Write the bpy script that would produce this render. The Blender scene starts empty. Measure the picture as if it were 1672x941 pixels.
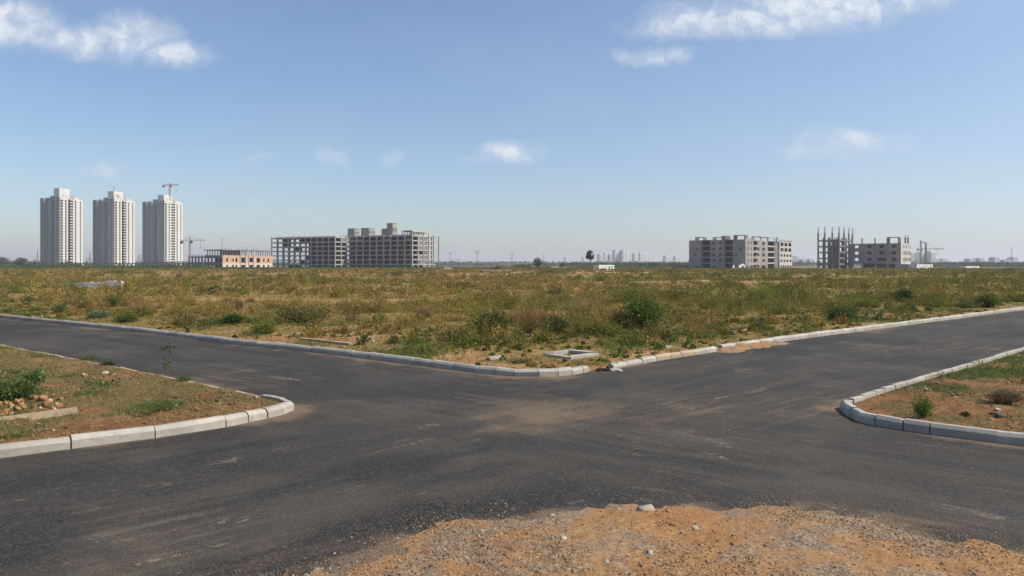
import bpy, math, random
import numpy as np
from mathutils import Vector

SC = bpy.context.scene
COL = SC.collection
R = math.radians

# ---------------------------------------------------------------- camera, sky, sun, exposure
F_PX, CX, HY, CAM_H = 1263.0, 836.0, 432.0, 3.0     # measured from the photograph: focal length, centre, horizon, eye height
cam_data = bpy.data.cameras.new('camera')
cam = bpy.data.objects.new('camera', cam_data)
COL.objects.link(cam)
cam.location = (0, 0, CAM_H)
cam.rotation_euler = (R(90), 0, 0)
cam_data.sensor_width = 36.0
cam_data.lens = 36.0 * F_PX / 1672.0
cam_data.shift_y = -(470.5 - HY) / 1672.0
cam_data.clip_start = 0.1
cam_data.clip_end = 30000
SC.camera = cam

SUN_AZ, SUN_EL = 97.0, 47.0                         # clockwise from +Y (the viewing direction), degrees
SUN_STRENGTH, SKY_STRENGTH, EXPOSURE = 4.5, 0.100, 0.30
SC.view_settings.view_transform = 'Standard'
SC.view_settings.look = 'None'
SC.view_settings.exposure = EXPOSURE
SC.view_settings.gamma = 1.0
SC.view_settings.use_curve_mapping = False
SC.cycles.volume_bounces = 1
SC.cycles.max_bounces = 6
SC.cycles.transparent_max_bounces = 8

sun_data = bpy.data.lights.new('sun', 'SUN')
sun_data.energy = SUN_STRENGTH
sun_data.angle = R(0.53)
sun_data.color = (1.0, 0.92, 0.79)
sun = bpy.data.objects.new('sun', sun_data)
COL.objects.link(sun)
sdir = Vector((math.sin(R(SUN_AZ)) * math.cos(R(SUN_EL)), math.cos(R(SUN_AZ)) * math.cos(R(SUN_EL)), math.sin(R(SUN_EL))))
sun.rotation_euler = sdir.to_track_quat('Z', 'Y').to_euler()
sun.location = sdir * 100

world = bpy.data.worlds.new('World')
SC.world = world
world.use_nodes = True
try:
    world.cycles.sampling_method = 'MANUAL'
    world.cycles.sample_map_resolution = 1024
except Exception:
    pass


class NT:
    """small helper for writing node trees"""
    def __init__(s, tree):
        s.t = tree
        s.t.nodes.clear()

    def n(s, typ, ins=None, **props):
        nd = s.t.nodes.new(typ)
        for k, v in props.items():
            setattr(nd, k, v)
        for k, v in (ins or {}).items():
            sock = nd.inputs[k]
            if isinstance(v, bpy.types.NodeSocket):
                s.t.links.new(v, sock)
            else:
                sock.default_value = v
        return nd

    def math(s, op, a, b=0.0, c=0.0, clamp=False):
        nd = s.n('ShaderNodeMath', operation=op, use_clamp=clamp)
        for i, v in enumerate((a, b, c)):
            if isinstance(v, bpy.types.NodeSocket):
                s.t.links.new(v, nd.inputs[i])
            else:
                nd.inputs[i].default_value = v
        return nd.outputs[0]

    def vmath(s, op, a, b=(0, 0, 0), out=0):
        nd = s.n('ShaderNodeVectorMath', operation=op)
        for i, v in enumerate((a, b)):
            if isinstance(v, bpy.types.NodeSocket):
                s.t.links.new(v, nd.inputs[i])
            else:
                nd.inputs[i].default_value = v
        return nd.outputs[out]

    def mix(s, fac, a, b, blend='MIX'):
        nd = s.n('ShaderNodeMix', data_type='RGBA', blend_type=blend, clamp_factor=True)
        for i, v in ((0, fac), (6, a), (7, b)):
            if isinstance(v, bpy.types.NodeSocket):
                s.t.links.new(v, nd.inputs[i])
            elif i == 0:
                nd.inputs[i].default_value = v
            else:
                nd.inputs[i].default_value = (*v, 1) if len(v) == 3 else v
        return nd.outputs[2]

    def ramp(s, fac, lo, hi, a=0.0, b=1.0, smooth=True):
        nd = s.n('ShaderNodeMapRange', {'Value': fac, 'From Min': lo, 'From Max': hi, 'To Min': a, 'To Max': b},
                 interpolation_type='SMOOTHSTEP' if smooth else 'LINEAR')
        return nd.outputs[0]

    def noise(s, vec, scale, detail=4.0, rough=0.55, dist=0.0, out=0):
        return s.n('ShaderNodeTexNoise', {'Vector': vec, 'Scale': scale, 'Detail': detail, 'Roughness': rough, 'Distortion': dist}).outputs[out]


w = NT(world.node_tree)
wout = w.n('ShaderNodeOutputWorld')
sky = w.n('ShaderNodeTexSky', sky_type='NISHITA', sun_disc=False, sun_elevation=R(SUN_EL), sun_rotation=R(SUN_AZ),
          altitude=200.0, air_density=1.05, dust_density=1.0, ozone_density=3.0)
# clouds: patches of fair-weather cumulus at fixed directions of the sky (tangent coordinates about +Y)
geo = w.n('ShaderNodeTexCoord').outputs['Generated']
sep = w.n('ShaderNodeSeparateXYZ', {0: geo})
ysafe = w.math('MAXIMUM', sep.outputs[1], 0.05)
cu = w.math('DIVIDE', sep.outputs[0], ysafe)
cv = w.math('DIVIDE', sep.outputs[2], ysafe)
cvec = w.n('ShaderNodeCombineXYZ', {0: cu, 1: cv, 2: 0.0}).outputs[0]
wn = w.noise(cvec, 9.0, 6.0, 0.6, out=1)
wn2 = w.vmath('SUBTRACT', wn, (0.5, 0.5, 0.5))
wn3 = w.vmath('MULTIPLY', wn2, (0.105, 0.06, 0.0))
cw = w.vmath('ADD', cvec, wn3)
CLOUDS = [  # centre x, y and radii in photo pixels, strength
    (0, 34, 135, 58, 1.0), (120, 60, 125, 36, .85), (215, 56, 90, 56, 1.0), (285, 86, 74, 32, .9),
    (1370, 0, 290, 56, 1.0), (1240, 32, 270, 50, .9), (1120, 40, 120, 34, .9), (1065, 86, 80, 22, .75),
    (836, 248, 72, 32, .9), (815, 262, 80, 22, .5), (1395, 230, 140, 36, .72), (1340, 250, 135, 30, .5),
    (540, 262, 46, 21, .62), (637, 264, 34, 15, .36), (168, 275, 62, 19, .6), (425, 258, 42, 13, .4),
    (410, 320, 30, 14, .25), (635, 325, 34, 14, .18), (1060, 318, 34, 11, .18), (1560, 206, 34, 8, .2)]
mask = None
for (x, y, rx, ry, a) in CLOUDS:
    u0, v0, ru, rv = (x - CX) / F_PX, (HY - y) / F_PX, rx / F_PX, ry / F_PX
    d = w.vmath('SUBTRACT', cw, (u0, v0, 0))
    d = w.vmath('MULTIPLY', d, (1 / ru, 1 / rv, 0))
    ln = w.vmath('LENGTH', d, out=1)
    m = w.ramp(ln, 1.15, 0.15, 0.0, a)
    mask = m if mask is None else w.math('MAXIMUM', mask, m)
cn = w.noise(cw, 26.0, 9.0, 0.66)
cn = w.ramp(cn, 0.25, 0.68, 0.45, 1.08)
front = w.ramp(sep.outputs[1], 0.1, 0.3)
cm = w.math('MULTIPLY', w.math('MULTIPLY', mask, cn), front, clamp=True)
# thin veil far up, so the blue is not perfectly even
veil = w.ramp(w.noise(w.vmath('MULTIPLY', cvec, (1.0, 3.0, 1.0)), 2.2, 5.0, 0.55), 0.30, 0.8, 0.04, 0.16)
veil = w.math('ADD', veil, w.ramp(sep.outputs[0], -.15, .75, 0.0, .20))     # thin milky veil on the sun's side
cm = w.math('MAXIMUM', cm, w.math('MULTIPLY', veil, front))
skycol = w.mix(1.0, sky.outputs[0], (1.03, 1.055, 1.12), 'MULTIPLY')
cs = w.noise(w.vmath('ADD', cw, (0.010, 0.014, 0.0)), 26.0, 4.0, 0.6)
lit = w.ramp(w.math('SUBTRACT', w.noise(cw, 26.0, 4.0, 0.6), cs), -.10, .10)      # sides of the billows that face the sun
cloudcol = w.mix(w.math('MULTIPLY', w.ramp(cm, 0.15, 0.9), w.math('MULTIPLY_ADD', lit, .6, .4)), (4.9, 5.6, 6.6), (6.9, 7.2, 7.5))
final = w.mix(w.math('MULTIPLY', cm, 0.92), skycol, cloudcol)
bg = w.n('ShaderNodeBackground', {'Color': final, 'Strength': SKY_STRENGTH})
w.t.links.new(bg.outputs[0], wout.inputs[0])

# ---------------------------------------------------------------- helpers
def ground_pt(px, py, z=0.0):
    """point on the plane of height z that the photograph shows at (px, py)"""
    D = F_PX * (CAM_H - z) / (py - HY)
    return np.array([(px - CX) * D / F_PX, D])


def at(px, D):
    return (px - CX) * D / F_PX


def tag(o, label=None, cat=None, group=None, kind=None):
    if label: o['label'] = label
    if cat: o['category'] = cat
    if group: o['group'] = group
    if kind: o['kind'] = kind
    return o


def empty(name, loc, rz=0.0, **kw):
    o = bpy.data.objects.new(name, None)
    o.empty_display_size = 0.2
    o.location = loc
    o.rotation_euler = (0, 0, rz)
    COL.objects.link(o)
    return tag(o, **kw)


def np_mesh(name, V, Q, mats, parent=None, color=None, midx=None, smooth=False, kind=None, loc=None):
    """mesh object out of numpy arrays; Q is (n,3) or (n,4)"""
    me = bpy.data.meshes.new(name)
    V = np.asarray(V, dtype=np.float32)
    Q = np.asarray(Q, dtype=np.int32)
    n, k = Q.shape
    me.vertices.add(len(V))
    me.vertices.foreach_set('co', V.ravel())
    me.loops.add(n * k)
    me.loops.foreach_set('vertex_index', Q.ravel())
    me.polygons.add(n)
    me.polygons.foreach_set('loop_start', np.arange(0, n * k, k, dtype=np.int32))
    try:
        me.polygons.foreach_set('loop_total', np.full(n, k, dtype=np.int32))
    except Exception:
        pass
    if smooth:
        me.polygons.foreach_set('use_smooth', np.ones(n, dtype=bool))
    for m in (mats if isinstance(mats, (list, tuple)) else [mats]):
        me.materials.append(m)
    if midx is not None:
        me.polygons.foreach_set('material_index', np.asarray(midx, dtype=np.int32))
    me.update(calc_edges=True)
    if color is not None:
        items = color.items() if isinstance(color, dict) else [('tint', color)]
        for an, arr in items:
            arr = np.asarray(arr, dtype=np.float32)
            at_ = me.attributes.new(an, 'FLOAT_COLOR', 'POINT')
            if arr.shape[1] == 3:
                arr = np.concatenate([arr, np.ones((len(arr), 1), np.float32)], 1)
            at_.data.foreach_set('color', arr.ravel())
    o = bpy.data.objects.new(name, me)
    COL.objects.link(o)
    if parent is not None:
        o.parent = parent
    if loc is not None:
        o.location = loc
    if kind:
        o['kind'] = kind
    return o


class MB:
    """collects boxes, walls and bars and links them as ONE mesh"""
    def __init__(s):
        s.v, s.f = [], []

    def quad(s, a, b, c, d):
        i = len(s.v)
        s.v += [tuple(a), tuple(b), tuple(c), tuple(d)]
        s.f.append((i, i + 1, i + 2, i + 3))

    def hexa(s, p):
        i = len(s.v)
        s.v += [tuple(q) for q in p]
        for f in ((0, 3, 2, 1), (4, 5, 6, 7), (0, 1, 5, 4), (1, 2, 6, 5), (2, 3, 7, 6), (3, 0, 4, 7)):
            s.f.append(tuple(i + k for k in f))

    def box(s, x0, x1, y0, y1, z0, z1):
        s.hexa([(x0, y0, z0), (x1, y0, z0), (x1, y1, z0), (x0, y1, z0), (x0, y0, z1), (x1, y0, z1), (x1, y1, z1), (x0, y1, z1)])

    def bar(s, a, b, r, r2=None, up=(0, 0, 1)):
        a, b = Vector(a), Vector(b)
        d = (b - a).normalized()
        u = Vector(up)
        if abs(d.dot(u)) > 0.95:
            u = Vector((1, 0, 0))
        p = d.cross(u).normalized()
        q = d.cross(p).normalized()
        r2 = r if r2 is None else r2
        s.hexa([a - p * r - q * r, a + p * r - q * r, a + p * r + q * r, a - p * r + q * r,
                b - p * r2 - q * r2, b + p * r2 - q * r2, b + p * r2 + q * r2, b - p * r2 + q * r2])

    def tube(s, pts, rad, n=6):
        """tapering tube through points"""
        pts = [Vector(p) for p in pts]
        rings = []
        for i, p in enumerate(pts):
            d = (pts[min(i + 1, len(pts) - 1)] - pts[max(i - 1, 0)]).normalized()
            u = Vector((0, 1, 0)) if abs(d.z) > 0.8 else Vector((0, 0, 1))
            a = d.cross(u).normalized()
            b = d.cross(a)
            base = len(s.v)
            for k in range(n):
                t = 2 * math.pi * k / n
                s.v.append(tuple(p + (a * math.cos(t) + b * math.sin(t)) * rad[i]))
            rings.append(base)
        for i in range(len(rings) - 1):
            for k in range(n):
                s.f.append((rings[i] + k, rings[i] + (k + 1) % n, rings[i + 1] + (k + 1) % n, rings[i + 1] + k))

    def wall(s, o, u, w, h, openings, t, n):
        """wall of width w along u and height h from o, thickness t going inwards (-n), with real openings (x0,x1,z0,z1)"""
        o, u, n = Vector(o), Vector(u), Vector(n)
        xs = sorted({0.0, w} | {max(0, min(w, a)) for op in openings for a in op[:2]})
        zs = sorted({0.0, h} | {max(0, min(h, a)) for op in openings for a in op[2:4]})
        P = lambda x, z, d: o + u * x + Vector((0, 0, z)) - n * (t * d)
        hole = lambda x, z: any(a < x < b and c < z < d for a, b, c, d in openings)
        grid = [[hole((xs[i] + xs[i + 1]) / 2, (zs[j] + zs[j + 1]) / 2) for j in range(len(zs) - 1)] for i in range(len(xs) - 1)]
        nx, nz = len(xs) - 1, len(zs) - 1
        # merge solid cells vertically
        for i in range(nx):
            j = 0
            while j < nz:
                if grid[i][j]:
                    j += 1
                    continue
                k = j
                while k < nz and not grid[i][k]:
                    k += 1
                a, b, c, d = xs[i], xs[i + 1], zs[j], zs[k]
                s.quad(P(a, c, 0), P(b, c, 0), P(b, d, 0), P(a, d, 0))
                s.quad(P(a, c, 1), P(a, d, 1), P(b, d, 1), P(b, c, 1))
                j = k
        for (a, b, c, d) in openings:
            a, b, c, d = max(a, 0), min(b, w), max(c, 0), min(d, h)
            s.quad(P(a, c, 0), P(a, c, 1), P(b, c, 1), P(b, c, 0))
            s.quad(P(a, d, 0), P(b, d, 0), P(b, d, 1), P(a, d, 1))
            s.quad(P(a, c, 0), P(a, d, 0), P(a, d, 1), P(a, c, 1))
            s.quad(P(b, c, 0), P(b, c, 1), P(b, d, 1), P(b, d, 0))
        s.quad(P(0, h, 0), P(w, h, 0), P(w, h, 1), P(0, h, 1))
        s.quad(P(0, 0, 0), P(0, h, 0), P(0, h, 1), P(0, 0, 1))
        s.quad(P(w, 0, 0), P(w, 0, 1), P(w, h, 1), P(w, h, 0))

    def build(s, name, mat, parent=None, **kw):
        me = bpy.data.meshes.new(name)
        me.from_pydata(s.v, [], s.f)
        me.materials.append(mat)
        me.update()
        o = bpy.data.objects.new(name, me)
        COL.objects.link(o)
        if parent is not None:
            o.parent = parent
        return tag(o, **kw)


# value noise on arrays
def _hash(ix, iy, seed):
    h = (ix.astype(np.int64) * 374761393 + iy.astype(np.int64) * 668265263 + seed * 1442695041) & 0xFFFFFFFF
    h = ((h ^ (h >> 13)) * 1274126177) & 0xFFFFFFFF
    h = (h ^ (h >> 16)) & 0xFFFFFFFF
    return h.astype(np.float64) / 4294967295.0


def vnoise(x, y, seed=0):
    x = np.asarray(x, float); y = np.asarray(y, float)
    ix, iy = np.floor(x), np.floor(y)
    fx, fy = x - ix, y - iy
    fx = fx * fx * (3 - 2 * fx); fy = fy * fy * (3 - 2 * fy)
    a, b = _hash(ix, iy, seed), _hash(ix + 1, iy, seed)
    c, d = _hash(ix, iy + 1, seed), _hash(ix + 1, iy + 1, seed)
    return (a * (1 - fx) + b * fx) * (1 - fy) + (c * (1 - fx) + d * fx) * fy


def fbm(x, y, size, oct=4, seed=0, gain=0.5):
    t, a, s = 0, 1.0, 0
    for i in range(oct):
        t = t + a * vnoise(np.asarray(x) / size * 2 ** i + 17.3 * i, np.asarray(y) / size * 2 ** i - 9.1 * i, seed + i)
        s += a
        a *= gain
    return t / s


def sstep(a, b, x):
    t = np.clip((x - a) / (b - a), 0, 1)
    return t * t * (3 - 2 * t)


def sdf(poly, x, y):
    """signed distance to a closed polygon, positive inside"""
    x = np.asarray(x, float); y = np.asarray(y, float)
    d = np.full(x.shape, 1e9); inside = np.zeros(x.shape, bool)
    n = len(poly)
    for i in range(n):
        ax, ay = poly[i]; bx, by = poly[(i + 1) % n]
        ex, ey = bx - ax, by - ay
        L2 = ex * ex + ey * ey
        if L2 < 1e-12: continue
        t = np.clip(((x - ax) * ex + (y - ay) * ey) / L2, 0, 1)
        d = np.minimum(d, np.hypot(x - ax - t * ex, y - ay - t * ey))
        if ay != by:
            c = ((ay > y) != (by > y)) & (x < (bx - ax) * (y - ay) / (by - ay) + ax)
            inside ^= c
    return np.where(inside, d, -d)


def catmull(pts, step=0.25):
    pts = [np.array(p, float) for p in pts]
    P = [2 * pts[0] - pts[1]] + pts + [2 * pts[-1] - pts[-2]]
    out = []
    for i in range(1, len(P) - 2):
        p0, p1, p2, p3 = P[i - 1:i + 3]
        n = max(2, int(np.linalg.norm(p2 - p1) / step))
        for k in range(n):
            t = k / n
            out.append(0.5 * ((2 * p1) + (-p0 + p2) * t + (2 * p0 - 5 * p1 + 4 * p2 - p3) * t * t + (-p0 + 3 * p1 - 3 * p2 + p3) * t ** 3))
    out.append(pts[-1])
    return np.array(out)


# ---------------------------------------------------------------- materials
def mat(name):
    m = bpy.data.materials.new(name)
    m.use_nodes = True
    return m, NT(m.node_tree)


def finish(t, color, rough=0.9, normal=None, spec=0.3, extra=None):
    ins = {'Base Color': color if isinstance(color, bpy.types.NodeSocket) else (*color, 1), 'Roughness': rough, 'Specular IOR Level': spec}
    if normal is not None:
        ins['Normal'] = normal
    b = t.n('ShaderNodeBsdfPrincipled', ins)
    if extra:
        for k, v in extra.items():
            b.inputs[k].default_value = v
    o = t.n('ShaderNodeOutputMaterial', {'Surface': b.outputs[0]})
    return b


def concrete(name, col, var=0.25, scale=1.0, streak=True, stain=(0.5, 0.42, 0.33), tint_amt=0.25, rough=0.85, bump=0.15):
    """cast concrete / plaster: blotches, rain streaks and fine grain"""
    m, t = mat(name)
    co = t.n('ShaderNodeTexCoord').outputs['Object']
    rnd = t.n('ShaderNodeObjectInfo').outputs['Random']
    off = t.n('ShaderNodeCombineXYZ', {0: t.math('MULTIPLY', rnd, 37.0), 1: t.math('MULTIPLY', rnd, 91.0), 2: rnd}).outputs[0]
    co = t.vmath('ADD', co, off)
    n1 = t.noise(co, 0.35 * scale, 5, 0.6)
    n2 = t.noise(co, 3.0 * scale, 5, 0.65)
    base = t.mix(t.ramp(n1, 0.3, 0.7), tuple(c * (1 - var) for c in col), tuple(min(c * (1 + var * .6), .9) for c in col))
    base = t.mix(t.ramp(n2, 0.3, 0.75, 0, 0.5), base, tuple(c * (1 - var * 1.2) for c in col))
    if streak:
        sv = t.vmath('MULTIPLY', co, (1.4 * scale, 1.4 * scale, 0.06 * scale))
        base = t.mix(t.ramp(t.noise(sv, 2.0, 4, 0.6), 0.52, 0.8, 0, tint_amt * 1.4), base, tuple(c * s for c, s in zip(col, stain)))
    base = t.mix(t.ramp(t.noise(co, 1.1 * scale, 6, 0.7), 0.55, 0.8, 0, tint_amt), base, tuple(c * s for c, s in zip(col, stain)))
    bmp = t.n('ShaderNodeBump', {'Height': n2, 'Strength': bump, 'Distance': 0.05})
    finish(t, base, rough, bmp.outputs[0], 0.25)
    return m


M = {}
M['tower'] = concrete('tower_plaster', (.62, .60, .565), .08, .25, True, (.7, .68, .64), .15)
M['tower_shade_grey'] = concrete('tower_shade_plaster', (.36, .37, .375), .12, .25, True, (.7, .7, .7), .2)  # darker tower plaster; puts shade of left faces and recesses into the colour
M['concrete'] = concrete('raw_concrete', (.32, .305, .28), .24, .4, True, (.62, .58, .52), .3)
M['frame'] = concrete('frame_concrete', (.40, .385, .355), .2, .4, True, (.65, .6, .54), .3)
M['concrete_dark'] = concrete('dark_concrete', (.205, .20, .19), .24, .4, True, (.6, .58, .54), .3)
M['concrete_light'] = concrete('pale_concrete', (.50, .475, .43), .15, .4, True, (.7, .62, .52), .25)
M['white'] = concrete('white_paint', (.72, .70, .66), .1, .6, True, (.65, .58, .48), .25)
M['kerb'] = concrete('kerb_concrete', (.42, .385, .33), .24, 2.2, False, (.58, .45, .32), .85, .85, .35)
M['kerb_dirty'] = concrete('soiled_kerb_concrete', (.40, .30, .205), .2, 2.5, False, (.7, .5, .34), .5, .9, .3)
M['far_white'] = concrete('far_white_plaster', (.66, .66, .65), .08, .05, False)
M['far_grey'] = concrete('far_grey_plaster', (.40, .42, .43), .1, .05, False)
M['crane_yellow'] = concrete('crane_paint', (.46, .32, .20), .2, 1.0, False)
M['crane_red'] = concrete('red_crane_paint', (.55, .34, .28), .2, 1.0, False)
M['crane_grey'] = concrete('grey_steel', (.22, .21, .21), .15, 1.0, False)
M['steel'] = concrete('dull_steel', (.16, .16, .16), .2, 1.0, False)
M['black'] = concrete('black_and_pit_shade', (.035, .034, .032), .3, 3.0, False)  # black parts, and the painted dark of the chamber hole


def brick_mat():
    m, t = mat('brick_and_plaster')
    co = t.n('ShaderNodeTexCoord').outputs['Object']
    sx = t.n('ShaderNodeSeparateXYZ', {0: co})
    br = t.n('ShaderNodeTexBrick', {'Vector': t.n('ShaderNodeCombineXYZ', {0: sx.outputs[0], 1: sx.outputs[2], 2: 0.0}).outputs[0], 'Color1': (.42, .225, .145, 1), 'Color2': (.47, .30, .21, 1), 'Mortar': (.5, .45, .38, 1),
                                    'Scale': 1.6, 'Mortar Size': .02})
    n = t.noise(co, 0.28, 5, 0.65)
    low = t.ramp(t.math('ADD', sx.outputs[2], t.math('MULTIPLY', n, 3.0)), 5.6, 5.0)      # the ground storey is plastered, the one above mostly bare brick
    c = t.mix(t.math('MAXIMUM', low, t.ramp(n, .56, .64)), br.outputs[0], (.56, .47, .39))
    c = t.mix(t.ramp(t.noise(co, 1.4, 5, .6), .4, .8, 0, .4), c, (.50, .38, .28))
    finish(t, c, .9)
    return m
M['brick'] = brick_mat()


def glass_mat():
    m, t = mat('dark_window_glass')
    rnd = t.n('ShaderNodeObjectInfo').outputs['Random']
    finish(t, t.mix(rnd, (.008, .009, .010), (.03, .032, .034)), 0.45, None, 0.3)
    return m
M['glass'] = glass_mat()


def plant_mat(name, trans=0.35, rough=0.6):
    """colour comes per plant and per leaf from the 'tint' attribute; thin leaves let light through"""
    m, t = mat(name)
    a = t.n('ShaderNodeAttribute', attribute_name='tint').outputs['Color']
    d = t.n('ShaderNodeBsdfPrincipled', {'Base Color': a, 'Roughness': rough, 'Specular IOR Level': 0.25})
    tr = t.n('ShaderNodeBsdfTranslucent', {'Color': t.mix(1.0, a, (1.15, 1.2, 0.6), 'MULTIPLY')})
    mx = t.n('ShaderNodeMixShader', {0: trans, 1: d.outputs[0], 2: tr.outputs[0]})
    t.n('ShaderNodeOutputMaterial', {'Surface': mx.outputs[0]})
    return m
M['leaf'] = plant_mat('leaf')
M['straw'] = plant_mat('dry_straw', 0.2, 0.8)


def bark_mat():
    m, t = mat('bark')
    co = t.n('ShaderNodeTexCoord').outputs['Object']
    n = t.noise(t.vmath('MULTIPLY', co, (8, 8, 2)), 3.0, 5)
    finish(t, t.mix(n, (.07, .05, .035), (.2, .155, .11)), .9)
    return m
M['bark'] = bark_mat()


def stone_mat():
    m, t = mat('loose_stone')
    a = t.n('ShaderNodeAttribute', attribute_name='tint').outputs['Color']
    co = t.n('ShaderNodeTexCoord').outputs['Object']
    n = t.noise(co, 14.0, 5, .65)
    c = t.mix(t.ramp(n, .3, .75, 0, .6), a, t.mix(1.0, a, (.62, .58, .52), 'MULTIPLY'))
    finish(t, c, .9, t.n('ShaderNodeBump', {'Height': n, 'Strength': .5, 'Distance': .02}).outputs[0])
    return m
M['stone'] = stone_mat()
# ================================================================ THE SETTING
DL = np.array([-0.782, 0.623])      # direction of the road that runs away to the left
DR = np.array([0.733, 0.680])       # direction of the road that runs away to the right

MAIN_LEFT = [ground_pt(*p) for p in ((0, 519), (210, 541), (400, 564.4), (478, 572), (558, 581), (654, 593), (777, 609), (820, 613.2), (850, 615), (888, 615.3), (930, 613), (962, 607.5))]
MAIN_RIGHT = [ground_pt(*p) for p in ((1001, 602.5), (1016, 599), (1066, 591), (1114, 583), (1170.6, 574.5), (1318, 552.5), (1495, 529.5), (1672, 506))]
MAIN = [MAIN_LEFT[0] + DL * 700] + MAIN_LEFT + MAIN_RIGHT + [MAIN_RIGHT[-1] + DR * 700, np.array([0, 1500.0])]
LEFT_NEAR = [np.array(p) for p in ((-7.9, 12.0), (-6.82, 12.84), (-5.56, 13.88), (-5.02, 14.66), (-4.66, 15.25), (-4.47, 15.75), (-4.62, 16.2), (-5.33, 16.85))]
LEFT_FAR = [np.array(p) for p in ((-9.76, 20.7), (-18.6, 28.0))]
LEFT = [np.array((-23.3, -0.7))] + LEFT_NEAR + LEFT_FAR + [LEFT_FAR[-1] + DL * 90, np.array((-150.0, 10.0))]
RIGHT_NEAR = [ground_pt(*p) for p in ((1672, 728.5), (1635, 724), (1545, 713), (1478, 703.5), (1411.6, 692.5), (1389, 683), (1372, 668))]
RIGHT_FAR = [np.array(p) for p in ((6.98, 16.25), (9.3, 18.6), (11.05, 20.3), (14.0, 23.1), (17.2, 26.2))]
RIGHT = [RIGHT_NEAR[0] + np.array((.77, -.64)) * 22] + RIGHT_NEAR + RIGHT_FAR + [RIGHT_FAR[-1] + DR * 90, np.array((150.0, 10.0))]
DIRT = [ground_pt(*p) for p in ((520, 941), (650, 890), (760, 858), (900, 839), (1000, 834), (1150, 833), (1290, 837), (1400, 858), (1550, 890), (1672, 915))]
DIRT = [np.array((-4.6, 4.6)), np.array((-3.0, 6.2))] + DIRT + [np.array((6.6, 6.4)), np.array((8.5, 4.2)), np.array((10, 1)), np.array((10, -8)), np.array((-9, -8)), np.array((-8, 1))]


def main_h(x, y, s=None):
    s = sdf(MAIN, x, y) if s is None else s
    near = sstep(160, 30, s)
    h = 0.10 + 0.06 * sstep(0.2, 3, s) + (fbm(x, y, 6.0, 4, 3) - .5) * 0.30 * sstep(0.3, 4, s) + (fbm(x, y, 0.9, 3, 8) - .5) * 0.14 * near * sstep(.2, 1.2, s)
    h = h + (fbm(x, y, 60.0, 3, 31) - .5) * 0.9 * sstep(40, 160, s)
    return np.where(s > 0.12, h, -0.2)


def left_h(x, y, s=None):
    s = sdf(LEFT, x, y) if s is None else s
    h = 0.14 + (fbm(x, y, 3.0, 4, 5) - .5) * 0.28 * sstep(.2, 2, s) + (fbm(x, y, 0.45, 4, 6) - .5) * 0.24 * sstep(.15, .8, s)
    h = h + (fbm(x, y, 0.2, 2, 7) - .5) * .07 * sstep(.2, .6, s)
    return np.where(s > 0.10, h, -0.2)


def right_h(x, y, s=None):
    s = sdf(RIGHT, x, y) if s is None else s
    h = 0.10 + (fbm(x, y, 3.0, 4, 15) - .5) * 0.22 * sstep(.2, 2, s) + (fbm(x, y, 0.45, 4, 16) - .5) * 0.24 * sstep(.15, .8, s)
    h = h + (fbm(x, y, 0.2, 2, 17) - .5) * .07 * sstep(.2, .6, s)
    return np.where(s > 0.10, h, -0.2)


def dirt_h(x, y, s=None):
    s = sdf(DIRT, x, y) if s is None else s
    e = s + (fbm(x, y, 1.3, 3, 42) - .5) * 0.9 + (fbm(x, y, 0.28, 4, 41) - .5) * 0.55
    h = np.clip(e * 0.07, -0.12, 0.045) + sstep(0, 1.0, e) * ((fbm(x, y, .35, 4, 44) - .5) * 0.06 + (fbm(x, y, .10, 2, 45) - .5) * .034)
    return h + 0.002


def grid_mesh(name, xs, ys, hf, m, attrs=None, smooth=True, keep=None, kind='structure'):
    X, Y = np.meshgrid(xs, ys)
    Z = hf(X, Y) if hf else np.zeros_like(X)
    ny, nx = X.shape
    V = np.stack([X.ravel(), Y.ravel(), Z.ravel()], 1)
    i = np.arange(ny * nx).reshape(ny, nx)
    Q = np.stack([i[:-1, :-1], i[:-1, 1:], i[1:, 1:], i[1:, :-1]], -1).reshape(-1, 4)
    if keep is not None:
        k = keep(X, Y).ravel()
        Q = Q[k[Q].any(1)]
        used = np.unique(Q)
        re = np.zeros(len(V), np.int64); re[used] = np.arange(len(used))
        V, Q = V[used], re[Q]
    col = None
    if attrs:
        col = {k: f(V[:, 0], V[:, 1]) for k, f in attrs.items()}
    return np_mesh(name, V, Q, m, color=col, smooth=smooth, kind=kind)


def grow(a, b, d0, g):
    out, d = [a], d0
    while out[-1] < b:
        out.append(out[-1] + d)
        d *= g
    return np.array(out)


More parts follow.
